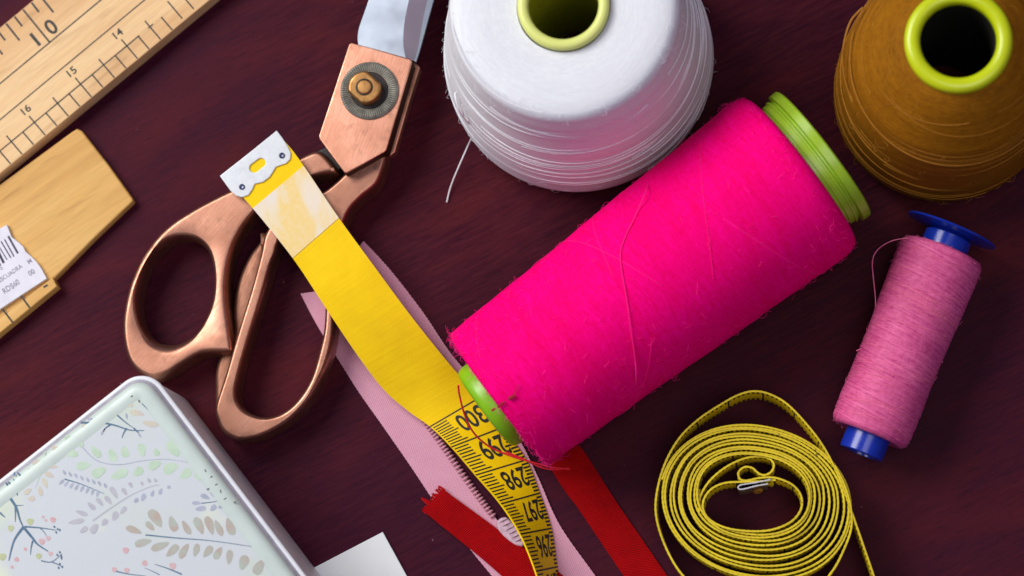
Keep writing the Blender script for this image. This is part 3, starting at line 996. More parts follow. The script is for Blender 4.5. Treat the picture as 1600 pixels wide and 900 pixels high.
# ------------------------------------------------------------------ ribbons
r1L = [(662, 799), (689, 821), (727.5, 852), (766, 884), (800, 915), (840, 955)]
r1R = [(692, 764), (727.5, 790), (770, 821), (806, 848), (868, 890), (915, 930)]
l = catmull([P(u, v, 0.18) for u, v in r1L], 8); r = catmull([P(u, v, 0.18) for u, v in r1R], 8)
for i in range(len(l)):
    z = 0.05 * math.exp(-((i - 4) / 6.0) ** 2)
    l[i].z += z * 0.6; r[i].z += z * 1.4
bm = bmesh.new()
ribbon_solid(bm, l, r, 0.04, 8, width=1.0, cup=0.04)
end = [l[0].lerp(r[0], k / 22) for k in range(23)]
back = (l[0] - l[4]).normalized()
for k, p in enumerate(end):                                    # frayed end
    if k % 2 == 0:
        L = random.choice([0.05, 0.10, 0.16, 0.08, 0.22]) * (1.3 if 5 < k < 19 else 0.6)
        side = (r[0] - l[0]).normalized() * random.uniform(-0.05, 0.05)
        tube(bm, [p - back * 0.08, p + back * L * 0.5 + side * 0.3, p + back * L + side + Vector((0, 0, random.uniform(-.03, .03)))], 0.034, 5, taper=False, flat=0.6)
rb1 = link_bm('ribbon', bm, M['red'], None, 50, loc=P(740, 830, 0))
tag(rb1, 'red ribbon with frayed end lying across the pink zipper', 'ribbon')
r2L = [(838, 690), (862, 735), (882, 766), (905, 797), (938, 846), (978, 905), (1010, 950)]
r2R = [(880, 665), (912, 705), (940, 748), (965, 787), (1000, 838), (1046, 905), (1076, 950)]
l = catmull([P(u, v, 0.06) for u, v in r2L], 8); r = catmull([P(u, v, 0.06) for u, v in r2R], 8)
bm = bmesh.new()
ribbon_solid(bm, l, r, 0.04, 8, width=1.0, cup=0.03)
rb2 = link_bm('ribbon', bm, M['red'], None, 50, loc=P(950, 820, 0))
tag(rb2, 'red ribbon coming out from under the hot pink thread spool', 'ribbon')

# ------------------------------------------------------------------ white card (the tin stands on its edge)
bm = bmesh.new()
cardpx = [(598, 831), (400, 934), (478, 1080), (684, 988)]
slab(bm, PX(cardpx, 0.12), [], 0.0, rounded_profile(0.02, 0.12, 2))
cd = link_bm('white_card', bm, M['card'], None, 30, loc=P(560, 920, 0))
tag(cd, 'blank white card with one sharp corner sticking out from under the tin', 'card')

# ------------------------------------------------------------------ tin with painted leaves
tn = thing('tin_box', 'pale tin box with rounded corners and watercolour leaves on its lid', 'tin', P(150, 800, 0))
ZT0, ZR, ZTT = 0.125, 3.75, 4.02
def round_rect(inset, z, rad=0.72, shift=0.0):
    c = P(227.8, 569.4, ZR).xy
    e1 = (P(227.8 + 605, 569.4 + 796, ZR).xy - c).normalized()
    e2 = (P(227.8 - 803.6, 569.4 + 595, ZR).xy - c)
    e2 = (e2 - e1 * e2.dot(e1)).normalized()
    L1, L2 = 11.5, 8.0
    pts = []
    rad = max(0.1, rad - inset)
    for (cx, cy, a0) in ((L1 - inset - rad, inset + rad, -90), (L1 - inset - rad, L2 - inset - rad, 0), (inset + rad, L2 - inset - rad, 90), (inset + rad, inset + rad, 180)):
        for k in range(13):
            a = math.radians(a0 + 90 * k / 12)
            x, y = cx + rad * math.cos(a), cy + rad * math.sin(a)
            p = c + e1 * x + e2 * y
            pts.append(tuple(p))
    return pts
bm = bmesh.new()
slab(bm, round_rect(0.05, 0), [], ZT0, [(0.0, ZT0 + 0.08), (0.0, ZR - 0.1), (0.02, ZR - 0.06)])
link_bm('base', bm, M['tin_wall'], tn, 30)
bm = bmesh.new()
rimp = [(0.0, ZR - 0.14)] + [(0.07 * (1 - math.cos(a)), ZR - 0.07 + 0.07 * math.sin(a)) for a in (0.0, 0.4, 0.8, 1.2, 1.57)] + [(0.10, ZR - 0.005), (0.125, ZR - 0.03)]
slab(bm, round_rect(0.0, 0), [], ZR - 0.2, rimp)
lid = link_bm('lid', bm, M['rim'], tn, 30)
bm = bmesh.new()
slab(bm, round_rect(0.12, 0), [], ZR - 0.06, [(0.0, ZR - 0.03), (0.06, ZR + 0.06), (0.10, ZR + 0.10)])
link_bm('groove', bm, M['groove'], lid, 30)
bm = bmesh.new()
slab(bm, round_rect(0.20, 0), [], ZR + 0.02, [(0.0, ZR + 0.08), (0.02, ZR + 0.16), (0.09, ZTT - 0.04), (0.18, ZTT), (0.40, ZTT), (0.46, ZTT - 0.02), (0.52, ZTT - 0.03)])
link_bm('lid_border', bm, M['lid_edge'], lid, 40)
# the print: leaves, stems, dots. Coordinates are on a 2.728x view of the lid.
ZI = ZTT - 0.02
bm = bmesh.new()
inner = round_rect(0.665, 0)
slab(bm, inner, [], ZTT - 0.06, [(0.0, ZTT - 0.035), (0.01, ZI)])
inks = ['green_wash', 'ochre_wash', 'slate_wash', 'taupe_wash', 'rust_wash', 'teal_line', 'red_wash', 'olive_wash']
M['green_wash'] = mat_ink('green_wash', (0.50, 0.66, 0.46), (0.38, 0.56, 0.34))
M['ochre_wash'] = mat_ink('ochre_wash', (0.58, 0.56, 0.34), (0.52, 0.42, 0.36))
M['slate_wash'] = mat_ink('slate_wash', (0.24, 0.27, 0.36), (0.36, 0.39, 0.50))
M['taupe_wash'] = mat_ink('taupe_wash', (0.36, 0.34, 0.41), (0.44, 0.44, 0.46))
M['rust_wash'] = mat_ink('rust_wash', (0.40, 0.27, 0.19), (0.34, 0.43, 0.33), 3.2)
M['teal_line'] = mat_ink('teal_line', (0.012, 0.08, 0.16), (0.05, 0.14, 0.24), 3.0, 0.06)
M['red_wash'] = mat_ink('red_wash', (0.58, 0.27, 0.27), (0.60, 0.40, 0.40))
M['olive_wash'] = mat_ink('olive_wash', (0.46, 0.50, 0.18), (0.36, 0.42, 0.14))
_lz = [0]
def LP(x, y):
    q = P(x / 2.728, y / 2.728 + 570, ZI)
    q.z = ZI + 0.003 + 0.0006 * (_lz[0] % 7)
    return q
def leaf(x, y, L, W, ang, ink):
    """egg shaped brush mark"""
    _lz[0] += 1
    a = math.radians(ang); ca, sa = math.cos(a), math.sin(a)
    skew = random.uniform(-0.25, 0.25); pts = []
    for k in range(14):
        t = 6.2832 * k / 14
        ex = math.cos(t) * L / 2
        ey = math.sin(t) * W / 2 * (1 + 0.35 * math.cos(t) * (1 if skew > 0 else -1)) + skew * W * (1 - math.cos(t) ** 2) * 0.3
        ex *= random.uniform(0.94, 1.05)
        pts.append(LP(x + ex * ca - ey * sa, y + ex * sa + ey * ca))
    pts.reverse()
    quad(bm, pts, 1 + ink)
def stroke(pts, wd, ink, taper=True):
    _lz[0] += 1
    c = catmull([Vector(p) for p in pts], 5)
    n = len(c); prev = None
    for i in range(n):
        d = c[min(i + 1, n - 1)] - c[max(i - 1, 0)]
        nn = Vector((-d.y, d.x)).normalized() * wd / 2 * ((1.15 - 0.8 * i / n) if taper else 1)
        cur = [bm.verts.new(LP(c[i].x + nn.x, c[i].y + nn.y)), bm.verts.new(LP(c[i].x - nn.x, c[i].y - nn.y))]
        if prev: bm.faces.new((prev[0], cur[0], cur[1], prev[1])).material_index = 1 + ink
        prev = cur
for x, y, L, W, a in ((292, 322, 50, 28, 60), (308, 380, 58, 34, 10), (355, 430, 62, 34, -10), (342, 330, 48, 24, 60), (408, 370, 60, 30, 50), (422, 458, 68, 40, -30), (480, 385, 60, 34, 70), (533, 370, 52, 34, 80), (508, 467, 80, 38, -25), (587, 455, 52, 34, -40), (603, 365, 60, 32, 80), (660, 428, 60, 36, -25), (738, 357, 80, 46, 60), (728, 442, 68, 44, -25), (790, 465, 60, 38, -40), (668, 372, 36, 26, 70), (840, 478, 36, 18, 40), (20, 555, 40, 34, 0)):
    leaf(x, y, L, W, a, 0)
stroke([(350, 350), (400, 400), (450, 420), (520, 425), (600, 410), (700, 402), (800, 415)], 4, 2)
for x, y, L, W, a in ((240, 358, 46, 20, 10), (235, 402, 42, 20, 15), (222, 433, 48, 18, 5), (210, 470, 44, 22, 25), (192, 505, 46, 20, 65), (172, 538, 44, 20, 80), (133, 570, 32, 22, -20), (118, 540, 38, 20, -40), (125, 490, 42, 20, -25), (138, 450, 44, 20, -10), (155, 415, 40, 18, -20), (585, 207, 62, 24, 10), (540, 162, 60, 20, 30), (640, 250, 70, 26, 10), (485, 178, 24, 16, 60), (513, 190, 28, 16, 70), (468, 192, 24, 14, 20), (478, 218, 24, 10, 0), (355, 262, 26, 14, -60)):
    leaf(x, y, L, W, a, 1)
stroke([(192, 370), (185, 430), (150, 525)], 5, 0)
for k in range(8): leaf(272 + k * 25 + 2, 458 + k * 8, 24, 11, 60, 2)
for k in range(8): leaf(262 + k * 22, 500 + k * 7, 30, 12, -45 - k * 4, 2)
stroke([(275, 487), (350, 510), (445, 550)], 5, 5)
for x, y, L, W, a in ((348, 632, 56, 20, 20), (390, 602, 44, 20, 45), (425, 585, 44, 18, 50), (462, 578, 46, 20, 50), (485, 545, 56, 22, 60), (530, 540, 36, 18, 55), (557, 513, 28, 16, 60), (605, 505, 20, 12, 60), (635, 492, 22, 13, 60), (663, 492, 20, 12, 60), (325, 668, 70, 22, -10), (357, 703, 40, 22, -35), (403, 698, 48, 30, -55), (445, 672, 36, 24, -50), (490, 645, 44, 28, -70), (525, 620, 40, 20, -50)):
    leaf(x, y, L, W, a, 3)
for x, y, L, W, a in ((580, 578, 24, 18, -50), (610, 565, 34, 20, -70), (650, 548, 28, 14, -70), (685, 540, 28, 14, -70), (720, 522, 16, 15, 0), (875, 563, 44, 20, 25), (838, 590, 40, 16, 0), (855, 613, 46, 22, -10), (908, 610, 34, 22, -50), (905, 550, 30, 12, 50), (940, 607, 20, 12, 0), (382, 230, 24, 12, 0), (440, 285, 34, 10, -60), (540, 220, 26, 9, 80), (595, 300, 24, 9, 60)):
    leaf(x, y, L, W, a, 2)
stroke([(395, 665), (480, 605), (560, 555), (640, 520), (680, 512)], 6, 3)
stroke([(620, 725), (750, 738), (900, 750), (1075, 775)], 5, 5)
for i, (x, y, L, W, a) in enumerate(((570, 705, 72, 28, 20), (640, 688, 50, 26, 45), (662, 655, 90, 44, 55), (738, 678, 70, 36, 70), (795, 693, 68, 26, 60), (848, 685, 78, 36, 65), (893, 685, 84, 34, 70), (932, 695, 72, 28, 65), (982, 690, 80, 36, 70), (610, 758, 74, 32, -15), (683, 773, 84, 32, -20), (735, 792, 70, 32, -45), (785, 793, 72, 30, -60), (835, 790, 58, 26, -75), (885, 795, 58, 30, -55), (930, 803, 62, 30, -60), (978, 820, 64, 28, -85), (1038, 843, 66, 40, -70), (1105, 862, 72, 40, -60))):
    leaf(x, y, L, W, a, 4)
for pts, wd in (([(45, 570), (70, 610), (85, 660), (100, 692)], 11), ([(100, 692), (60, 750), (38, 835)], 11), ([(100, 692), (140, 740), (160, 765), (205, 795)], 11), ([(105, 690), (170, 695), (240, 705)], 7), ([(140, 750), (133, 780), (130, 810)], 7), ([(65, 600), (66, 640), (65, 670)], 7), ([(60, 598), (80, 600), (100, 598)], 5), ([(0, 630), (10, 640), (22, 650)], 8), ([(345, 247), (430, 247), (490, 258), (540, 275), (570, 280), (615, 280)], 8), ([(500, 215), (535, 245), (570, 270)], 6), ([(540, 270), (528, 290), (520, 312)], 8), ([(470, 256), (450, 270), (440, 285)], 7), ([(570, 270), (590, 290), (598, 308)], 7), ([(175, 835), (220, 840), (265, 805)], 5), ([(220, 840), (245, 850), (268, 862)], 5), ([(495, 880), (550, 892), (620, 900)], 5), ([(775, 893), (715, 868), (660, 850)], 6), ([(680, 895), (650, 880), (615, 865)], 4), ([(92, 525), (70, 505), (55, 485)], 6), ([(170, 695), (190, 715), (205, 745)], 4), ([(605, 165), (640, 200), (680, 238)], 4), ([(860, 590), (905, 585), (930, 580)], 4)):
    stroke(pts, wd, 5)
for x, y, L in ((80, 465, 22), (88, 490, 20), (62, 465, 18), (45, 540, 24), (58, 540, 24), (72, 548, 22), (30, 510, 20), (40, 505, 18)): leaf(x, y, L, 8, 50 + (x * 7) % 40, 5)
for x, y in ((232, 690), (246, 700), (240, 715), (255, 705), (255, 800), (262, 815), (245, 810), (262, 825), (255, 850), (265, 862), (250, 865)): leaf(x, y, 12, 8, x % 90, 5)
for x, y, d in ((225, 660, 24), (183, 648, 12), (178, 752, 26), (205, 738, 20), (108, 785, 15), (215, 805, 20), (72, 830, 20), (52, 863, 13), (535, 790, 26), (618, 847, 24), (540, 875, 22), (487, 872, 22), (735, 857, 28), (195, 663, 12)):
    leaf(x, y, d * 1.1, d, 30, 6)
for x, y, d in ((130, 668, 28), (48, 697, 26), (167, 815, 24), (12, 818, 30)): leaf(x, y, d * 1.1, d, -30, 7)
link_bm('painted_panel', bm, [M['lid']] + [M[k] for k in inks], lid, None)
# worn spots along the lid edge
bm = bmesh.new()
def wear(u, v, a, b2, z):
    c = P(u, v, z); pts = []
    ang = random.uniform(0, 3)
    for k in range(7):
        t = 6.2832 * k / 7
        rr = random.uniform(0.6, 1.2)
        x, y = a * rr * math.cos(t), b2 * rr * math.sin(t)
        pts.append(Vector((c.x + x * math.cos(ang) - y * math.sin(ang), c.y + x * math.sin(ang) + y * math.cos(ang), z)))
    quad(bm, pts)
for u, v in ((321, 735), (325, 764), (338, 757), (345, 768), (352, 779), (367, 785), (330, 745), (297, 655), (206, 619), (217, 627)):
    wear(u, v, 0.05, 0.022, ZTT + 0.004)
link_bm('wear_marks', bm, M['scuff'], lid, None)

# ------------------------------------------------------------------ white cone of thread
def hole_tube(bm, mat4, r_out, r_in, z_top, z_bot, lip=0.12, seg=72, inner=1):
    prof = [(r_out * 0.96, z_bot), (r_out * 0.99, z_top - 0.3)]
    rc, hw = (r_out + r_in) / 2, (r_out - r_in) / 2
    for k in range(11):
        a = math.pi * k / 10
        prof.append((rc + hw * math.cos(a), z_top - lip + lip * math.sin(a)))
    lathe(bm, prof + [(r_in * 1.0, z_top - lip - 0.12)], mat4, seg, close=False)
    lathe(bm, [(r_in, z_top - lip - 0.12), (r_in * 1.0, z_top - 0.6), (r_in * 1.12, z_bot)], mat4, seg, mi=inner, close=False)
    lathe(bm, [(r_in * 1.12, z_bot), (r_out * 0.96, z_bot)], mat4, seg, close=False)

wc = thing('thread_cone', 'large white cone of thread standing upright with pale lime plastic rim', 'thread cone', P(907, 98, 0), 'upright thread cones')
WM = Matrix.Translation(P(908, 105, 0))
HW = 6.7
wprof = smooth_prof([(1.2, HW - 0.02), (1.7, HW), (2.25, HW + 0.02), (2.68, HW - 0.04), (2.87, HW - 0.18), (2.97, HW - 0.45), (3.06, 5.6), (3.18, 4.7), (3.38, 3.6), (3.53, 2.5), (3.63, 1.7), (3.67, 1.0), (3.61, 0.5), (3.42, 0.15), (2.9, 0.03), (1.4, 0.02)], 4)
bm = bmesh.new()
lathe(bm, wprof, WM, 144, close=False, wob=lambda a, h, r: 0.018 * math.sin(3 * a + h) + 0.012 * math.sin(h * 9 + 0.7 * math.sin(a)) if r > 2.4 else 0.004 * math.sin(r * 14 + a) + 0.004 * math.sin(5 * a + r * 6))
rf = radius_fn(wprof[16:-8])
for k in range(26):
    h0 = random.uniform(0.7, 5.8); a0 = random.uniform(0, 6.28)
    winding(bm, rf, WM, h0, h0 + random.uniform(-1.6, 1.6), a0, a0 + random.uniform(2.0, 4.2), random.uniform(0.009, 0.015), 0.004, mi=1, wav=0.02)
for k in range(9):
    h0 = random.choice((1.6, 2.4, 3.0, 3.4)) + random.uniform(-0.2, 0.2)
    winding(bm, rf, WM, h0, h0 + random.uniform(-0.5, 0.5), -2.6 + random.uniform(-0.4, 0.3), random.uniform(0.2, 0.9), 0.015, 0.009, mi=1, wav=0.03)
hairs(bm, prof_surf(wprof, WM, 2, len(wprof) - 14), 480, 0.22, 0.0030, 1)
wt = link_bm('wound_thread', bm, [M['white_thread'], M['white_strand']], wc, 60)
bm = bmesh.new()
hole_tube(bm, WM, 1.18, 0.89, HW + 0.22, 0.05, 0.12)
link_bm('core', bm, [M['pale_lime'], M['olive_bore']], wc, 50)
bm = bmesh.new()
tube(bm, catmull([P(742, 205, 1.6), P(722, 180, 3.2), P(713.5, 160, 3.6), P(711, 146, 3.6), P(716, 147, 3.5), P(719, 158, 3.3), P(724, 178, 2.7), P(728, 183, 2.4), P(735, 196, 1.8), P(739, 208, 1.3), P(731, 228, 0.7), P(716, 262, 0.35), P(704, 292, 0.12), P(698, 316, 0.05)], 8), 0.021, 6)
link_bm('loose_thread', bm, M['white_strand'], wc, 60)

# ------------------------------------------------------------------ ochre cone of thread
oc = thing('thread_cone', 'ochre brown cone of thread standing upright with bright lime plastic rim', 'thread cone', P(1470, 162, 0), 'upright thread cones')
OM = Matrix.Translation(P(1470, 162, 0))
oprof = smooth_prof([(1.30, 6.95), (1.42, 6.92), (1.62, 6.75), (1.95, 6.35), (2.28, 5.85), (2.52, 5.4), (2.68, 4.8), (2.78, 4.0), (2.86, 3.0), (2.92, 2.0), (2.92, 1.1), (2.82, 0.55), (2.62, 0.18), (2.2, 0.03), (1.2, 0.02)], 4)
bm = bmesh.new()
lathe(bm, oprof, OM, 144, close=False, wob=lambda a, h, r: 0.016 * math.sin(2 * a + h * 1.3) + 0.010 * math.sin(h * 11 + a))
rf = radius_fn(oprof[4:-6])
for k in range(34):
    h0 = random.uniform(0.7, 6.4); a0 = random.uniform(0, 6.28)
    winding(bm, rf, OM, h0, h0 + random.uniform(-0.9, 0.9), a0, a0 + random.uniform(1.6, 4.5), random.uniform(0.007, 0.012), 0.003, mi=1, wav=0.02)
winding(bm, rf, OM, 5.3, 4.8, -3.9, -0.4, 0.02, 0.05, mi=1, wav=0.08)
hairs(bm, prof_surf(oprof, OM, 2, len(oprof) - 10), 260, 0.22, 0.004, 1)
link_bm('wound_thread', bm, [M['ochre_thread'], M['ochre_strand']], oc, 60)
bm = bmesh.new()
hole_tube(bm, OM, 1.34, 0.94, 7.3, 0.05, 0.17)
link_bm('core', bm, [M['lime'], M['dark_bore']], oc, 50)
bm = bmesh.new()
tube(bm, catmull([P(1348, 12, 5.4), P(1330, 32, 5.4), P(1320, 62, 5.2), P(1317, 95, 4.9), P(1322, 130, 4.7), P(1333, 160, 4.6)], 8), 0.028, 6)
link_bm('loose_thread', bm, M['ochre_strand'], oc, 60)

# ------------------------------------------------------------------ hot pink spool lying down
A0 = P(777, 626, 2.17); A1 = P(1254, 264, 2.55)
pk = thing('thread_spool', 'large hot pink thread spool lying on its side with green plastic ends', 'thread spool', ((A0 + A1) / 2).xy.to_3d())
PM = frame_axis(A0, A1)
LP_ = (A1 - A0).length
R0, R1 = 2.16, 2.54
pprof = smooth_prof([(1.22, 0.22), (1.6, 0.10), (1.98, 0.02), (2.12, 0.06), (R0 + 0.01, 0.22), (R0 + 0.05, 1.2), (R0 + 0.12, 3.0), (R0 + 0.20, 5.0), (R0 + 0.28, 7.2), (R1 - 0.02, 9.0), (R1, LP_ - 0.55), (R1 - 0.05, LP_ - 0.25), (R1 - 0.20, LP_ - 0.06), (2.05, LP_ + 0.0), (1.7, LP_ - 0.02)], 5)
bm = bmesh.new()
lathe(bm, pprof, PM, 160, close=False, wob=lambda a, h, r: 0.010 * math.sin(2 * a + h * 1.3) + 0.007 * math.sin(h * 5 + 3 * a))
rf = radius_fn(pprof[20:-14])
for k in range(14):
    h0 = random.uniform(0.5, LP_ - 0.6); a0 = random.uniform(0, 6.28)
    h1 = min(LP_ - 0.5, max(0.4, h0 + random.choice((-1, 1)) * random.uniform(0.8, 2.2)))
    winding(bm, rf, PM, h0, h1, a0, a0 + random.uniform(1.2, 2.6), random.uniform(0.006, 0.009), 0.010, mi=1)
hairs(bm, prof_surf(pprof, PM, 10, len(pprof) - 14), 700, 0.22, 0.0038, 1)
hairs(bm, prof_surf(pprof, PM, 6, 22), 130, 0.25, 0.0042, 1)
link_bm('wound_thread', bm, [M['pink_thread'], M['pink_strand']], pk, 60)
bm = bmesh.new()
stubp = [(1.20, 0.4), (1.26, 0.1), (1.27, -0.18), (1.24, -0.34), (1.16, -0.42), (1.04, -0.44), (0.98, -0.36), (0.96, 0.4)]
lathe(bm, stubp, PM, 96)
link_bm('narrow_end', bm, M['green'], pk, 40)
bm = bmesh.new()
e = LP_
fl = [(1.5, e - 0.2), (1.88, e - 0.15), (1.88, e + 0.10), (1.93, e + 0.11), (1.93, e + 0.26), (1.97, e + 0.27), (1.97, e + 0.33), (1.91, e + 0.36), (1.91, e + 0.41), (1.98, e + 0.43), (2.05, e + 0.44), (2.06, e + 0.66), (2.02, e + 0.70), (1.90, e + 0.70), (1.80, e + 0.5), (1.5, e + 0.5)]
lathe(bm, fl, PM, 120)
link_bm('flanged_end', bm, M['green2'], pk, 25)
def on_roll(u, v, lift=0.02):
    """point of the pink roll's upper surface seen at photo pixel u, v"""
    best = None
    inv = PM.inverted()
    for k in range(600):
        z = 5.2 - k * 0.0087
        q = P(u, v, z); l = inv @ q
        if math.hypot(l.x, l.y) <= R0 + 0.05 + 0.35 * max(0, l.z) / LP_ + lift: return q
    return P(u, v, 0.1)
bm = bmesh.new()
tube(bm, catmull([on_roll(*p) for p in ((1019, 255), (1012, 290), (996, 330), (978, 368), (970, 392), (971, 420), (978, 460), (985, 510), (992, 560), (994, 600), (990, 640))], 6), 0.015, 5)
link_bm('stray_strand', bm, M['pink_strand'], pk, 60)
bm = bmesh.new()
for line, r in (([(806, 618), (799, 621), (794, 624)], 0.05), ([(790, 627), (783, 632), (777, 637)], 0.035), ([(774, 638), (768, 642)], 0.035), ([(812, 600), (802, 617)], 0.012)):
    tube(bm, catmull([on_roll(*p, 0.015) for p in line], 4), r, 6, taper=True, flat=0.6)
link_bm('tied_end', bm, M['dark_red'], pk, 60)
bm = bmesh.new()
tube(bm, catmull([P(716, 602, 2.6), P(718, 618, 2.4), P(726, 648, 2.0), P(740, 676, 1.6), P(765, 698, 1.2), P(800, 713, 0.95), P(834, 723, 0.8), P(862, 730, 0.6), P(890, 733, 0.3)], 8), 0.026, 6)
tube(bm, catmull([P(790, 706, 0.95), P(815, 716, 0.8), P(845, 730, 0.65), P(868, 734, 0.45), P(888, 731, 0.25)], 8), 0.024, 6)
link_bm('loose_thread', bm, M['red_strand'], pk, 60)

# ------------------------------------------------------------------ small rose bobbin
B0 = P(1357, 679, 1.10); B1 = P(1473, 392, 1.22)
sb = thing('thread_bobbin', 'small rose pink thread bobbin with dark blue plastic core and flange', 'thread bobbin', ((B0 + B1) / 2).xy.to_3d())
BM_ = frame_axis(B0, B1)
LB = (B1 - B0).length
bprof = smooth_prof([(0.62, 0.05), (0.85, -0.02), (1.00, 0.03), (1.06, 0.16), (1.085, 0.6), (1.08, 1.6), (1.09, 2.8), (1.12, 3.9), (1.15, LB - 0.5), (1.15, LB - 0.16), (1.08, LB - 0.02), (0.9, LB + 0.03), (0.62, LB + 0.0)], 5)
bm = bmesh.new()
lathe(bm, bprof, BM_, 120, close=False, wob=lambda a, h, r: 0.008 * math.sin(2 * a + h * 2) + 0.006 * math.sin(h * 23 + a))
rf = radius_fn(bprof[12:-12])
for k in range(70):
    h0 = random.uniform(0.2, LB - 0.3); a0 = random.uniform(0, 6.28)
    h1 = min(LB - 0.2, max(0.15, h0 + random.choice((-1, 1)) * random.uniform(0.1, 0.5)))
    winding(bm, rf, BM_, h0, h1, a0, a0 + random.uniform(1.8, 3.6), random.uniform(0.006, 0.009), 0.004, mi=1, n=36)
for h0, h1 in ((2.55, 1.9), (1.0, 1.75), (0.2, 1.3), (0.3, 1.9)):
    winding(bm, rf, BM_, h0, h1, 0.1, 3.0, 0.013, 0.012, mi=1)
hairs(bm, prof_surf(bprof, BM_, 6, len(bprof) - 8), 160, 0.12, 0.0035, 1)
link_bm('wound_thread', bm, [M['rose_thread'], M['rose_strand']], sb, 60)
bm = bmesh.new()
lathe(bm, [(0.60, 0.2), (0.60, -0.52), (0.57, -0.55), (0.40, -0.55), (0.38, -0.4), (0.38, LB + 0.5), (0.50, LB + 0.5), (0.63, LB + 0.42), (0.65, LB - 0.1)], BM_, 80)
core = link_bm('core', bm, M['blue'], sb, 30)
bm = bmesh.new()
FM = frame_axis(B0, B1 + Vector((0.10, 0, 0.16)))
FM.translation = B1 + (B1 - B0).normalized() * 0.0
lathe(bm, [(0.40, 0.50), (0.62, 0.50), (1.10, 0.56), (1.23, 0.575), (1.25, 0.60), (1.23, 0.63), (0.62, 0.60), (0.40, 0.60)], FM, 96)
link_bm('flange', bm, M['blue'], sb, 30)
bm = bmesh.new()
tube(bm, catmull([P(1418, 372, 2.0), P(1398, 375, 1.9), P(1380, 383, 1.8), P(1367, 396, 1.6), P(1363, 412, 1.5), P(1365, 438, 1.3), P(1368, 470, 1.25), P(1366, 500, 1.25), P(1360, 525, 1.3), P(1350, 542, 1.45), P(1338, 548, 1.5)], 8), 0.016, 6)
link_bm('loose_thread', bm, M['rose_strand'], sb, 60)

# ------------------------------------------------------------------ coiled measuring tape standing on its edge
ct = thing('measuring_tape', 'yellow measuring tape wound into an oval coil standing on its edge', 'measuring tape', P(1180, 790, 0))
WT = 1.6
def wall_strip(bm, px, per=6, th=0.066, raw=False, u0=0.0, lift=0.0):
    pts = [P(u, v, WT + 0.02) for u, v in px]
    c = pts if raw else catmull(pts, per)
    uvl = bm.loops.layers.uv.verify()
    n = len(c); acc = u0; rows = []
    for i in range(n):
        t = (c[min(i + 1, n - 1)] - c[max(i - 1, 0)]); t.z = 0
        t.normalize(); s = Vector((-t.y, t.x, 0)) * th / 2
        if i: acc += (c[i] - c[i - 1]).length
        wz = 0.035 * math.sin(acc * 0.43 + u0) + 0.02 * math.sin(acc * 1.1) + lift
        top, bot = WT + 0.02 + wz, 0.02 + wz * 0.3
        p = c[i]
        ins = s * 0.68
        rows.append((acc, [(p + s, 0.0, bot), (p + s, WT - 0.02, top - 0.02), (p + ins, WT + 0.06, top), (p - ins, WT + 0.06, top), (p - s, WT - 0.02, top - 0.02), (p - s, 0.0, bot)]))
    vs = [[(bm.verts.new((q.x, q.y, z)), v) for q, v, z in r] for _, r in rows]
    for i in range(n - 1):
        for k in range(6):
            k2 = (k + 1) % 6
            f = bm.faces.new((vs[i][k][0], vs[i + 1][k][0], vs[i + 1][k2][0], vs[i][k2][0]))
            for l, (uu, vv) in zip(f.loops, ((rows[i][0], vs[i][k][1]), (rows[i + 1][0], vs[i + 1][k][1]), (rows[i + 1][0], vs[i + 1][k2][1]), (rows[i][0], vs[i][k2][1]))):
                l[uvl].uv = (uu, vv + 0.0001)
    for i in (0, n - 1): bm.faces.new([v for v, _ in vs[i]])
    return acc
bm = bmesh.new()
# inner end, one turn, then the folded S at the top
inner_px = [(1212, 750), (1190, 752), (1158, 753), (1132, 755), (1112, 764), (1100, 780), (1099, 797), (1110, 813), (1135, 825), (1170, 830), (1205, 828), (1235, 816), (1251, 797), (1252, 776), (1240, 759), (1220, 749), (1204, 746), (1186, 747), (1166, 751), (1156, 748), (1154, 738), (1163, 730), (1175, 731), (1186, 740), (1196, 742), (1206, 736), (1209, 725), (1201, 716), (1184, 713), (1160, 717), (1132, 731), (1108, 752), (1094, 776), (1092, 800)]
wall_strip(bm, inner_px, 6)
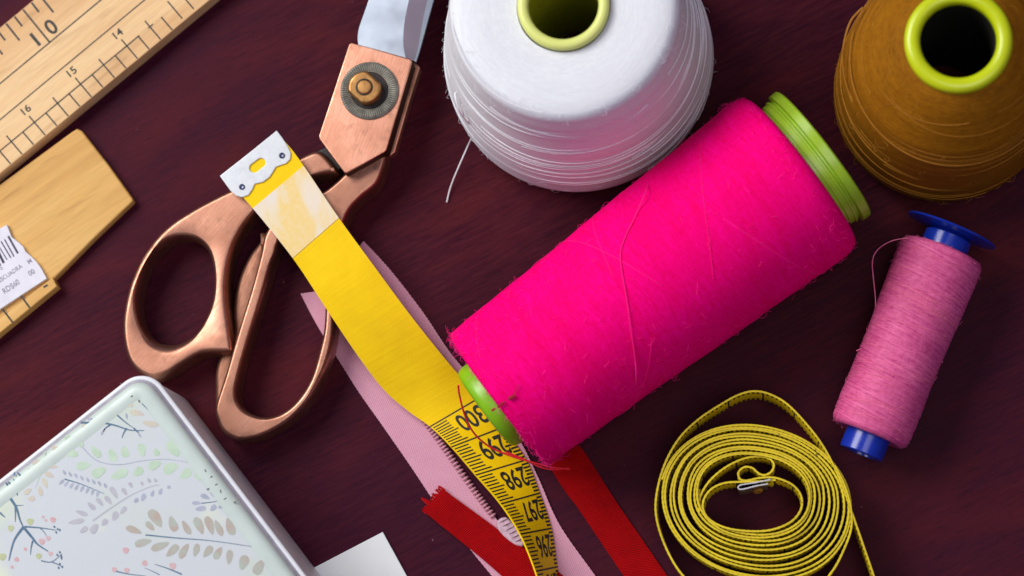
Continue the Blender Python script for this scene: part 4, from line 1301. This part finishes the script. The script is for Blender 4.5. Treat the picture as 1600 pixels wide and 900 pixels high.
# spiral: outline goes from a snug oval to the wide outer one
def oval(th, s):
    e = 0.92 + 0.08 * s
    cx = 1177 + 5 * s; cy = 773.0 + 13.0 * s
    a = 85 + 67 * s; bb = 61 + 59 * s
    c, si = math.cos(th), math.sin(th)
    x = a * math.copysign(abs(c) ** (2 / (2.25 - 0.2 * s)), c); y = bb * math.copysign(abs(si) ** (2 / (2.25 - 0.2 * s)), si)
    tilt = math.radians(6 + 8 * s)
    return (cx + x * math.cos(tilt) - y * math.sin(tilt), cy + x * math.sin(tilt) + y * math.cos(tilt))
TURNS = 11.0
sp = []
gaps = [0.55, 0.6, 1.1, 0.7, 1.7, 0.6, 1.5, 0.65, 1.7, 0.6, 0.7, 1.2]
cum = [0.0]
for g in gaps[:11]: cum.append(cum[-1] + g)
steps = 84
for i in range(int(TURNS * steps) + 1):
    t = i / steps
    k = int(t); f = t - k
    s = (cum[min(k, 11)] + (cum[min(k + 1, 11)] - cum[min(k, 11)]) * f) / cum[11]
    ang = math.pi - 6.283185 * t
    wob = 0.010 * math.sin(t * 2.3 + 3 * ang) + 0.006 * math.sin(5 * ang + t * 4)
    if math.sin(ang) < -0.3: wob += 0.02 * (1 - s) * 4 * s * 0.5
    sp.append(oval(ang, min(1.02, max(0.0, s + wob))))
wall_strip(bm, sp, raw=True, u0=3.3)
# the outer turn that stands off the coil and leaves towards the front
tail = [(1304, 727), (1319, 757), (1329, 792), (1330, 825), (1318, 860), (1300, 893), (1270, 925), (1215, 940), (1150, 940), (1095, 922), (1062, 893), (1038, 850), (1025, 805), (1027, 765), (1040, 722), (1062, 684), (1092, 655), (1125, 633), (1152, 618), (1176, 611.5), (1200, 615), (1228, 630), (1256, 658), (1284, 694), (1306, 735), (1322, 775), (1336, 815), (1351, 858), (1367, 905), (1380, 950), (1392, 1000)]
wall_strip(bm, tail, 8, u0=1.1)
link_bm('tape', bm, M['marked'], ct, 40)
bm = bmesh.new()
def clip_strip(bm, px, z0, z1, th=0.018):
    c = catmull([P(u, v, z1) for u, v in px], 6)
    n = len(c); vs = []
    for i in range(n):
        t = c[min(i + 1, n - 1)] - c[max(i - 1, 0)]; t.z = 0; t.normalize()
        s = Vector((-t.y, t.x, 0)) * th
        p = c[i]
        vs.append([bm.verts.new((q.x, q.y, z)) for q, z in ((p + s, z0), (p + s, z1), (p - s, z1), (p - s, z0))])
    for i in range(n - 1):
        for k in range(4):
            bm.faces.new((vs[i][k], vs[i + 1][k], vs[i + 1][(k + 1) % 4], vs[i][(k + 1) % 4]))
    bm.faces.new(vs[0]); bm.faces.new(vs[-1])
clip_strip(bm, [(1204, 749), (1180, 754), (1160, 757), (1153.5, 760), (1155, 764), (1162, 764), (1182, 759), (1200, 756)], 0.15, 1.72)
mc = link_bm('metal_end', bm, M['bright_metal'], ct, 40)
bm = bmesh.new()
q = P(1184, 766, 1.1)
lathe(bm, [(0.05, -0.03), (0.12, -0.03), (0.14, 0.03), (0.10, 0.06), (0.05, 0.05)], frame_axis(q, q + Vector((0.2, -1, 0.25))), 24)
link_bm('rivet', bm, M['brass'], mc, 40)
